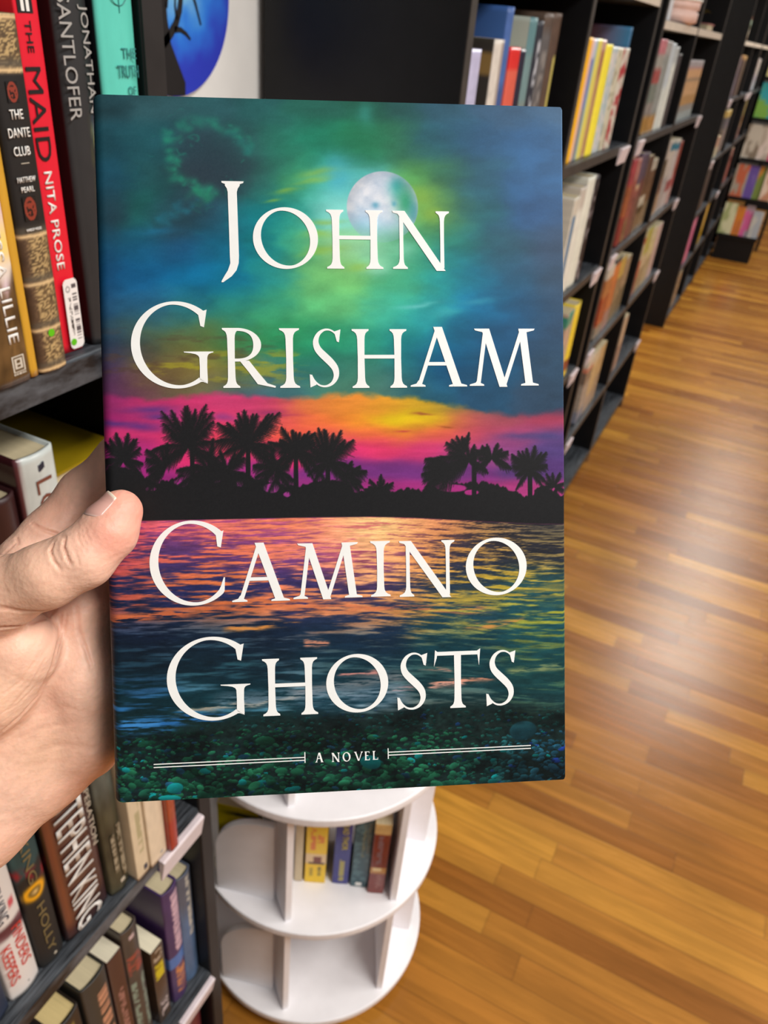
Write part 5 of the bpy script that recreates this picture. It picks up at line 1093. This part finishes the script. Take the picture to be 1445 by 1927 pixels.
            Wd = [.055, .05, .05, .065, .11, .165, .205, .225, .225, .20, .155, .10, .062, .052, .055, .05]
            n = 60; A = []; B = []
            ix = np.linspace(0, len(C_)-1, n); cxs = np.interp(ix, range(len(C_)), [c[0] for c in C_]); cys = np.interp(ix, range(len(C_)), [c[1] for c in C_]); ws = np.interp(ix, range(len(C_)), Wd)
            for _ in range(3): cxs[1:-1] = (cxs[:-2]+2*cxs[1:-1]+cxs[2:])/4; cys[1:-1] = (cys[:-2]+2*cys[1:-1]+cys[2:])/4
            X_ = l+w*cxs; Y_ = b+h*cys
            for i in range(n):
                j0, j1 = max(0, i-1), min(n-1, i+1); dx, dy = X_[j1]-X_[j0], Y_[j1]-Y_[j0]; mm = math.hypot(dx, dy); tt = ws[i]*w*.5
                A.append((X_[i]-dy/mm*tt, Y_[i]+dx/mm*tt)); B.append((X_[i]+dy/mm*tt, Y_[i]-dx/mm*tt))
            mb.strip(A, B, W0, W1)
            quad((l+w*.76, b+h*.93), (l+w*.955, b+h*.965), (l+w*.90, b+h*.755), (l+w*.835, b+h*.77)); quad((l+w*.20, b+h*.065), (l+w*.015, b+h*.02), (l+w*.0, b+h*.235), (l+w*.06, b+h*.225))
        elif ch == 'R':
            a = l+w*.165; stem(a, b, t, sw, a-l-sw/2, sf); by = b+h*.44; rb = (t-by)/2; cx = a+sw*.3; bw = l+w*.735-cx
            n = 40; A = []; B = []
            for i in range(n+1):
                q = math.radians(90-180*i/n); k = abs(math.cos(q))**1.4; A.append((cx+w*.08+(bw-w*.08)*math.cos(q), by+rb+rb*math.sin(q))); B.append((cx+w*.08+(bw-w*.08-(hair+(sw*1.05-hair)*k))*math.cos(q), by+rb+(rb-hair)*math.sin(q)))
            mb.strip([(cx, t)]+A+[(cx, by)], [(cx, t-hair)]+B+[(cx, by+hair)], W0, W1)
            mb.strip([(l+w*.50, by+.3), (l+w*.66, by-h*.17), (l+w*.84, b+h*.075), (r_, b+.55)], [(l+w*.32, by+.3), (l+w*.485, by-h*.17), (l+w*.655, b+h*.06), (r_-.2, b-.05)], W0, W1)
        elif ch == 'T':
            stem(l+w*.505, b, t-h*.03, sw, sf, sf, top=False); yt_ = t-h*.09
            mb.strip([(l+w*.03, yt_+th), (l+w*.5, yt_+th*1.02), (r_-w*.03, yt_+th)], [(l+w*.05, yt_), (l+w*.5, yt_), (r_-w*.05, yt_)], W0, W1)
            quad((l+w*.02, t+.1), (l+w*.075, yt_+th), (l+w*.055, yt_-h*.04), (l-.1, yt_-h*.19)); quad((r_-.0, t+.25), (r_-w*.075, yt_+th), (r_-w*.055, yt_-h*.04), (r_-w*.03, yt_-h*.19))
        elif ch == 'J':
            tt = cov(442, 341)[1]; bb = cov(421, 531)[1]; cx = cov(443.5, 420)[0]; k = tt-bb
            ys = [tt, tt-.55, tt-.95, tt-1.5, tt-2.4, tt-3.6, bb+k*.5, bb+k*.26, bb+k*.19, bb+k*.12, bb+k*.06, bb+k*.015, bb]
            w2 = sw*.60; Lx = [3.6, 3.5, 2.4, w2+.9, w2+.3, w2, w2, w2, w2-.1, 2.2, 3.4, 4.2, 4.3]; Rx = [3.9, 3.75, 2.6, w2+1.0, w2+.35, w2, w2, w2, w2*.9, w2*.45, -.9, -3.0, -3.7]
            dx = [0]*6+[.15, .2, .2, .1, -.0, -.1, -.1]
            mb.strip([(cx+d-a, y) for d, a, y in zip(dx, Lx, ys)], [(cx+d+a, y) for d, a, y in zip(dx, Rx, ys)], W0, W1)
        elif ch == 'V': diag(l+w*.15, t, m+.02, b, sw); diag(r_-w*.13, t, m+.12, b, th); foot(l+w*.15, t, w*.15, w*.14, False); foot(r_-w*.13, t, w*.12, w*.13, False)
        elif ch in 'EL':
            a = l+w*.22; stem(a, b, t, sw, a-l-sw/2, sf); quad((a, b), (r_, b), (r_, b+hair), (a, b+hair)); quad((r_-.25, b), (r_, b), (r_+.05, b+h*.24), (r_-.1, b+h*.24))
            if ch == 'E': quad((a, t), (r_-.1, t), (r_-.1, t-hair), (a, t-hair)); quad((r_-.35, t), (r_-.1, t), (r_-.1, t-h*.2), (r_-.25, t-h*.2)); quad((a, b+h*.49), (r_-.5, b+h*.49), (r_-.5, b+h*.49+hair), (a, b+h*.49+hair))
def mm(mb): mb.v = [(v[0]*.001, v[1]*.001, v[2]*.001) for v in mb.v]; return mb
M_LETT = mat('white_embossed_ink', (240, 240, 238), .38, .01, 200)
SW = 2.55
for name, its in (('author_lettering', [('J', 421, 462, 341, 530), ('O', 482, 604, 390, 506), ('H', 620, 726, 395, 505.6), ('N', 744, 850, 397, 506),
        ('G', 253, 407, 567, 731, 1.10), ('R', 424, 523, 617, 729.5), ('I', 531, 568.6, 617.5, 729.5), ('S', 587, 649, 615.5, 731), ('H', 667, 769.6, 619, 729.4), ('A', 776, 882.6, 618, 727), ('M', 887, 1017, 618, 725.2)]),
        ('title_lettering', [('C', 286, 426, 979.4, 1139.6, 1.16), ('A', 438.8, 547.8, 1024, 1131), ('M', 554, 684.3, 1021, 1125), ('I', 700, 737, 1017.5, 1121.8), ('N', 754, 857.8, 1016.5, 1121), ('O', 878.8, 993, 1011, 1119.3),
        ('G', 317.5, 474, 1198, 1355.8, 1.10), ('H', 496.6, 600, 1238, 1345), ('O', 616, 732.4, 1230, 1340), ('S', 749, 809, 1225, 1337), ('T', 819, 905.5, 1222, 1331), ('S', 916, 974, 1220, 1329)])):
    mb = MB(); glyphs(mb, its, SW); mm(mb).build(name, M_LETT, hb)['label'] = 'raised white serif lettering'
mb = MB(); glyphs(mb, [('A', 594, 609.5, 1416.5, 1434), ('N', 625, 640, 1416, 1433), ('O', 645.5, 660.5, 1415, 1432.5), ('V', 667, 684, 1414, 1431), ('E', 687, 696.5, 1413.5, 1430), ('L', 702, 712, 1412.5, 1429)], .52, .28, .24, -.02, .05)
def rule(x0, y0, x1, y1, t):
    a = cov(x0, y0); b = cov(x1, y1); d = Vector(b)-Vector(a); d.normalize(); n = Vector((-d.y, d.x))*t/2
    mb.strip([tuple(Vector(a)+n), tuple(Vector(b)+n)], [tuple(Vector(a)-n), tuple(Vector(b)-n)], -.02, .05)
for q in ((290, 1438.3, 574, 1424.8, .34), (290, 1444.2, 574, 1430.2, .34), (574.4, 1415, 574.8, 1435, .34), (731, 1407.6, 731.4, 1427.4, .34), (731.4, 1415, 999.4, 1402, .34), (731.4, 1420.6, 999.4, 1407.4, .34)): rule(*q)
mm(mb).build('subtitle_lettering', M_LETT, hb)['label'] = 'small white subtitle between double rules'
# ------------------------------------------------------------------ the hand (millimetres, in the frame of the held novel)
def hand():
    ch = {
     'palm': (9, [[(-36.8,75.2,-34,13),(-30.3,53.9,-36,13),(-29.4,32.7,-37,14),(-38.3,15.7,-32,16)], [(-51.3,64,-30,15),(-48.6,33.3,-30,16),(-60.4,7.9,-28,20)],
                  [(-60.4,7.9,-28,20),(-92.5,-7.9,-26,24),(-138.9,-36.2,-24,27),(-187.8,-69.8,-20,31)], [(-68.6,21.9,-18,20),(-93.5,5.9,-22,23),(-136.9,-23.3,-22,27)]]),
     'hypothenar': (8, [[(-19.5,8.5,-36,12.8),(-36.8,1.5,-32,16.5),(-58.5,-13.9,-26,19),(-84.8,-27.6,-24,22)]]),
     'web': (8, [[(-24,86,-40,10.5),(-18,64,-28,12),(-17.3,40,-25,13),(-17.5,14,-29,12.5)], [(-6,80,-49,9.5),(-4,52,-49,9.5),(-3,24,-47,9)]]),
     'fill': (9, [[(-35,40,-26,12.5),(-38,24,-26,13.5),(-48,8,-25,16)]]),
     'thenar': (3.5, [[(-34,53.5,-7.5,15.2),(-45.5,42,-9,18),(-66.6,23.1,-14,20)]]),
     'thumb': (4, [[(7.6,102.4,8.2,7.2),(4.0,95.9,9.9,8.9),(-4,87.5,11.6,9.7),(-15.3,82.1,12,10.2),(-33,75.4,6,12),(-57.7,61,-6,17),(-90.4,31.4,-22,20)]]),
     'index': (4, [[(-37.1,81.8,-30,11.5),(-30,91.3,-36,10.2),(-18.4,107.4,-43,9.6),(-4.2,121.6,-46.5,9.3),(19.2,136.6,-44.4,8.6),(38.5,142.6,-42.2,7.6)]]),
     'middle': (3, [[(-29.6,60.9,-44,11.5),(-5.9,79.1,-47,9.8),(19.8,91.4,-46,9.3),(48,101.8,-43.6,8.4),(67.5,105.8,-42.4,7.8)]]),
     'ring': (3, [[(-25.9,36.6,-46,11.5),(-2.6,50.7,-47,9.5),(21.1,58.8,-45.6,9),(47.2,67,-43.2,8),(64.5,70,-42.2,7.4)]]),
     'pinky': (3, [[(-21.5,13.6,-41,12.5),(-.9,22.8,-45,8.6),(16.1,26.4,-44.4,8),(33.5,30.5,-42.6,7.2),(48.6,32.3,-41.6,6.6)]])}
    prims = []
    for nm, (k, chains) in ch.items():
        for c in chains:
            for a, b in zip(c[:-1], c[1:]): prims.append((np.array(a[:3]), np.array(b[:3]), a[3], b[3], k))
    def cone(P, a, b, ra, rb):
        d = b-a; t = np.clip(((P-a)@d)/(d@d), 0, 1); return np.linalg.norm(P-a-t[..., None]*d, axis=-1)-(ra+(rb-ra)*t)
    def smin(x, y, k):
        h = np.clip(.5+.5*(x-y)/k, 0, 1); return x*h+y*(1-h)-k*h*(1-h) if False else np.minimum(x, y)-np.maximum(k-np.abs(x-y), 0)**2/(4*k)
    def field(P):
        F = np.full(P.shape[:-1], 60.0)
        for a, b, ra, rb, k in prims: F = smin(F, cone(P, a, b, ra, rb), k)
        return F
    h = 1.0; lo = np.array([-222, -104, -80.]); hi = np.array([80, 158, 28.]); N = ((hi-lo)/h).astype(int)+1
    F = np.full(N, 60.0, np.float32)
    for a, b, ra, rb, k in prims:
        R = max(ra, rb)+k+4; i0 = np.maximum(((np.minimum(a, b)-R-lo)/h).astype(int), 0); i1 = np.minimum(((np.maximum(a, b)+R-lo)/h).astype(int)+2, N)
        g = np.stack(np.meshgrid(*[lo[q]+h*np.arange(i0[q], i1[q]) for q in range(3)], indexing='ij'), -1)
        s = tuple(slice(i0[q], i1[q]) for q in range(3)); F[s] = smin(F[s], cone(g, a, b, ra, rb), k)
    # surface nets
    ins = F < 0; c = [(i, j, k) for i in (0, 1) for j in (0, 1) for k in (0, 1)]
    sl = lambda o: tuple(slice(o[q], N[q]-1+o[q]) for q in range(3))
    cnt = sum(ins[sl(o)].astype(np.int8) for o in c); act = (cnt > 0) & (cnt < 8); idx = np.argwhere(act); K = len(idx)
    vals = {o: F[idx[:, 0]+o[0], idx[:, 1]+o[1], idx[:, 2]+o[2]] for o in c}; acc = np.zeros((K, 3)); num = np.zeros(K)
    for o in c:
        for q in range(3):
            if o[q]: continue
            p = list(o); p[q] = 1; p = tuple(p); fa, fb = vals[o], vals[p]; x = (fa < 0) != (fb < 0); t = np.where(x, fa/(fa-fb+1e-12), 0)
            pt = np.array(o, float)[None, :].repeat(K, 0); pt[:, q] += t; acc[x] += pt[x]; num[x] += 1
    V = lo+h*(idx+acc/num[:, None]); ID = np.full(act.shape, -1, np.int64); ID[act] = np.arange(K)
    faces = []
    for q in range(3):
        r, s = [(1, 2), (2, 0), (0, 1)][q]; a = [slice(1, -1)]*3; a[q] = slice(0, N[q]-1); b = list(a); b[q] = slice(1, N[q])
        A = ins[tuple(a)]; B = ins[tuple(b)]; e = np.argwhere(A != B); off = np.array([1, 1, 1]); off[q] = 0; e2 = e+off
        def vid(dr, ds): p = e2.copy(); p[:, r] += dr; p[:, s] += ds; return ID[p[:, 0], p[:, 1], p[:, 2]]
        f = np.stack([vid(-1, -1), vid(0, -1), vid(0, 0), vid(-1, 0)], 1); fl = ~A[e[:, 0], e[:, 1], e[:, 2]]; f[fl] = f[fl][:, ::-1]; faces.append(f)
    Fc = np.concatenate(faces)
    def grad(P):
        e = .3; return np.stack([(field(P+np.eye(3)[q]*e)-field(P-np.eye(3)[q]*e))/(2*e) for q in range(3)], -1)
    for _ in range(2):
        g = grad(V); V = V-g*(field(V)/np.maximum((g*g).sum(-1), .2))[:, None]
    # finer skin where it can be seen: one subdivision, then creases pressed into it
    me = bpy.data.meshes.new('tmp'); me.from_pydata(V.tolist(), [], Fc.tolist()); ob = bpy.data.objects.new('tmp', me); COL.objects.link(ob)
    md = ob.modifiers.new('s', 'SUBSURF'); md.levels = 1; md.render_levels = 1; bpy.context.view_layer.update()
    ev = ob.evaluated_get(bpy.context.evaluated_depsgraph_get()); m2 = ev.to_mesh(); n = len(m2.vertices); V = np.empty(n*3, np.float32); m2.vertices.foreach_get('co', V); V = V.reshape(-1, 3).astype(float)
    Q = np.empty(len(m2.polygons)*4, np.int32); m2.loops.foreach_get('vertex_index', Q); Q = Q.reshape(-1, 4).copy(); ev.to_mesh_clear(); bpy.data.objects.remove(ob); bpy.data.meshes.remove(me)
    g = grad(V); g /= np.linalg.norm(g, axis=1)[:, None]
    D = np.zeros(n); eye = np.array((72.126, 112.943, 271.998))
    def on_skin(x, y):
        q = np.array((*cov(x, y), 0.0)); d = q-eye; d /= np.linalg.norm(d); s = 225.0
        for _ in range(60):
            f = float(field((eye+d*s)[None])[0]); s += f*.9
            if f < .02: break
            if s > 380: return None
        return eye+d*s
    for px, wd, dp, wr in CREASES:
        pts = []
        for (xa, ya), (xb, yb) in zip(px[:-1], px[1:]):
            for k in range(5): pts.append(on_skin(xa+(xb-xa)*k/5, ya+(yb-ya)*k/5))
        pts.append(on_skin(*px[-1])); pts = [q for q in pts if q is not None]; nseg = len(pts)-1
        for si, (a, b) in enumerate(zip(pts[:-1], pts[1:])):
            if np.linalg.norm(a-b) > 4: continue
            tp = min(1, .25+1.5*math.sin(math.pi*(si+.5)/nseg)); tp = tp*.55
            m = np.all((V > np.minimum(a, b)-6) & (V < np.maximum(a, b)+6), axis=1)
            if not m.any(): continue
            d = b-a; t = np.clip(((V[m]-a)@d)/(d@d+1e-9), 0, 1); q = np.linalg.norm(V[m]-a-t[:, None]*d, axis=1)
            v = tp*dp*np.exp(-(q/wd)**2)-tp*wr*np.exp(-((q-wd*2.2)/(wd*1.2))**2); D[m] = np.where(np.abs(v) > np.abs(D[m]), v, D[m])
    fine = (fbm(V[:, 0]*.55+V[:, 2]*.3, V[:, 1]*.55, 5, 3)-.5)*.10+(fbm(V[:, 0]*.16, V[:, 1]*.16+V[:, 2]*.1, 9, 3)-.5)*.45
    V = V-g*(D+fine)[:, None]
    # skin tone: pinker at the thumb tip and where the blood collects, paler on the pads
    tone = fbm(V[:, 0]*.07+9, V[:, 1]*.07+V[:, 2]*.05, 31, 4)[:, None]; sp = fbm(V[:, 0]*.5, V[:, 1]*.5+V[:, 2]*.4, 37, 3)[:, None]
    c = C3((238, 195, 172))*(1-tone)+C3((229, 178, 155))*tone
    def bl(col, p, r, k):
        w = (k*np.exp(-(((V-np.array(p))/r)**2).sum(1)))[:, None]; return c*(1-w)+C3(col)*w
    for col, p, r, k in [((234, 148, 130), (12, 104, 12), 9, .75), ((234, 148, 130), (6, 94, 17), 7, .55), ((234, 190, 158), (-22, 80, 20), 14, .5), ((236, 194, 160), (-40, 40, 8), 18, .5), ((222, 158, 136), (-60, 60, 8), 20, .5), ((232, 186, 152), (-30, 14, -20), 14, .5), ((218, 150, 126), (-20, 40, -28), 10, .5), ((224, 160, 136), (-18, -2, -28), 12, .4), ((212, 150, 126), (-24, 98, -30), 10, .4)]: c = bl(col, p, r, k)
    c = c*(.95+.10*sp); cr = np.clip(D/.8, 0, 1)[:, None]*.22; c = c*(1-cr)+C3((190, 112, 88))*cr
    m, nd, l, p = nodes('skin'); a = nd.new('ShaderNodeAttribute'); a.attribute_name = 'Col'; l.new(a.outputs['Color'], p.inputs['Base Color'])
    p.inputs['Roughness'].default_value = .48; p.inputs['Subsurface Weight'].default_value = .28; p.inputs['Subsurface Radius'].default_value = (1, .35, .18); p.inputs['Subsurface Scale'].default_value = .0035; p.inputs['Specular IOR Level'].default_value = .4
    tc = nd.new('ShaderNodeTexCoord'); nz = nd.new('ShaderNodeTexNoise'); nz.inputs['Scale'].default_value = 900; nz.inputs['Detail'].default_value = 3; l.new(tc.outputs['Object'], nz.inputs['Vector'])
    wv = nd.new('ShaderNodeTexVoronoi'); wv.inputs['Scale'].default_value = 700; l.new(tc.outputs['Object'], wv.inputs['Vector'])
    ad = nd.new('ShaderNodeMath'); ad.operation = 'ADD'; l.new(nz.outputs['Fac'], ad.inputs[0]); l.new(wv.outputs['Distance'], ad.inputs[1])
    bp = nd.new('ShaderNodeBump'); bp.inputs['Strength'].default_value = .22; bp.inputs['Distance'].default_value = .0004; l.new(ad.outputs[0], bp.inputs['Height']); l.new(bp.outputs[0], p.inputs['Normal'])
    o = raw_mesh('person', V*.001, Q, m, None, c, True); o.matrix_world = hb.matrix_world
    tag(o, "person's bare left hand and wrist gripping the held novel, thumb on its front", 'person')
    # thumbnail
    A = np.array((9.4, 105.6, 7.8)); B = np.array((2.6, 93.6, 10.5)); ax = (A-B)/np.linalg.norm(A-B); up = np.array((-.80, .46, .36)); up -= ax*(up@ax); up /= np.linalg.norm(up); sd = np.cross(ax, up)
    nu, nv = 22, 26; P = []; C = []
    for i in range(nv+1):
        s = i/nv; L = 3.6+s*11.2
        for j in range(nu+1):
            a = (j/nu*2-1);  edge = math.sqrt(max(0, 1-max(0, (abs(a)-.55)/.45)**2*0))
            ph = a*.92; e0 = 1.6*(a*a) if s < .5 else 0; e1 = -1.2*(a*a)
            Lq = L+(e0*(1-2*s) if s < .5 else e1*(2*s-1)); rr = (8.9+(7.4-8.9)*np.clip((Lq)/13, 0, 1))
            q = B+ax*Lq+(up*math.cos(ph)+sd*math.sin(ph))*rr
            f = float(field(q[None])[0]); gq = grad(q[None])[0]; gq /= np.linalg.norm(gq); q = q-gq*(f-(.12+.40*smooth(.72, 1.0, np.array(s))-.40*abs(a)**5*(1-.6*s)-.3*smooth(.14, 0, np.array(s))))
            P.append(q*.001); lun = smooth(.10, .0, np.array(s)) ; tip = smooth(.90, .95, np.array(s+.05*a*a))
            cc = C3((214, 164, 152))*(1-lun)+C3((228, 196, 184))*lun; C.append(cc*(1-tip)+C3((236, 220, 200))*tip)
    idn = np.arange((nv+1)*(nu+1)).reshape(nv+1, nu+1); Fq = np.stack([idn[:-1, :-1].ravel(), idn[:-1, 1:].ravel(), idn[1:, 1:].ravel(), idn[1:, :-1].ravel()], 1)
    nl = raw_mesh('thumbnail', np.array(P), Fq, mat_printed('nail', .28, .1, .5, .02), o, np.array(C), True)
    sol = nl.modifiers.new('thickness', 'SOLIDIFY'); sol.thickness = .00035; sol.offset = 0
    nl['label'] = 'short pale thumbnail with white free edge'
# creases of the skin, read on the cover grid: polyline, width (mm), depth (mm), swelling beside it
CREASES = [
 ([(104, 1021), (97, 1036), (104, 1056), (118, 1074)], .55, .80, .22), ([(125, 1013), (122, 1030), (129, 1050), (137, 1064)], .60, 1.0, .28),
 ([(149, 1000), (150, 1015), (157, 1028)], .4, .32, .05), ([(163, 992), (166, 1006), (172, 1018)], .35, .28, .05), ([(156, 996), (158, 1010), (165, 1024)], .35, .22, .05), ([(140, 1030), (148, 1048), (152, 1066)], .4, .22, .05),
 ([(-10, 1183), (44, 1177), (87, 1163), (108, 1147)], .8, 1.2, .2), ([(-10, 1142), (40, 1150), (80, 1150), (108, 1146)], .9, .7, .1),
 ([(62, 985), (85, 997), (125, 1010)], .8, 1.0, .25), ([(34, 1012), (37, 1024)], .7, .7, .2), ([(0, 1050), (18, 1035), (36, 1018)], .6, .5, .1),
 ([(146, 1143), (150, 1185), (163, 1222), (175, 1262)], .8, .8, .1), ([(128, 1150), (122, 1190), (108, 1240)], .6, .5, .1),
 ([(116, 1160), (114, 1200), (100, 1255), (72, 1312), (36, 1352), (-10, 1388)], .9, 1.1, .1),
 ([(22, 1330), (60, 1288), (86, 1242)], .6, .35, .08), ([(0, 1312), (40, 1283), (72, 1238)], .6, .30, .08), ([(0, 1345), (36, 1325), (70, 1290)], .5, .25, .05),
 ([(70, 1345), (120, 1330), (180, 1345)], 1.1, .22, .03), ([(10, 1400), (70, 1372), (130, 1362)], 1.1, .25, .03), ([(50, 1420), (120, 1400), (190, 1410)], 1.3, .30, .05), ([(0, 1462), (60, 1440), (130, 1432)], 1.2, .22, .03)]
hand()
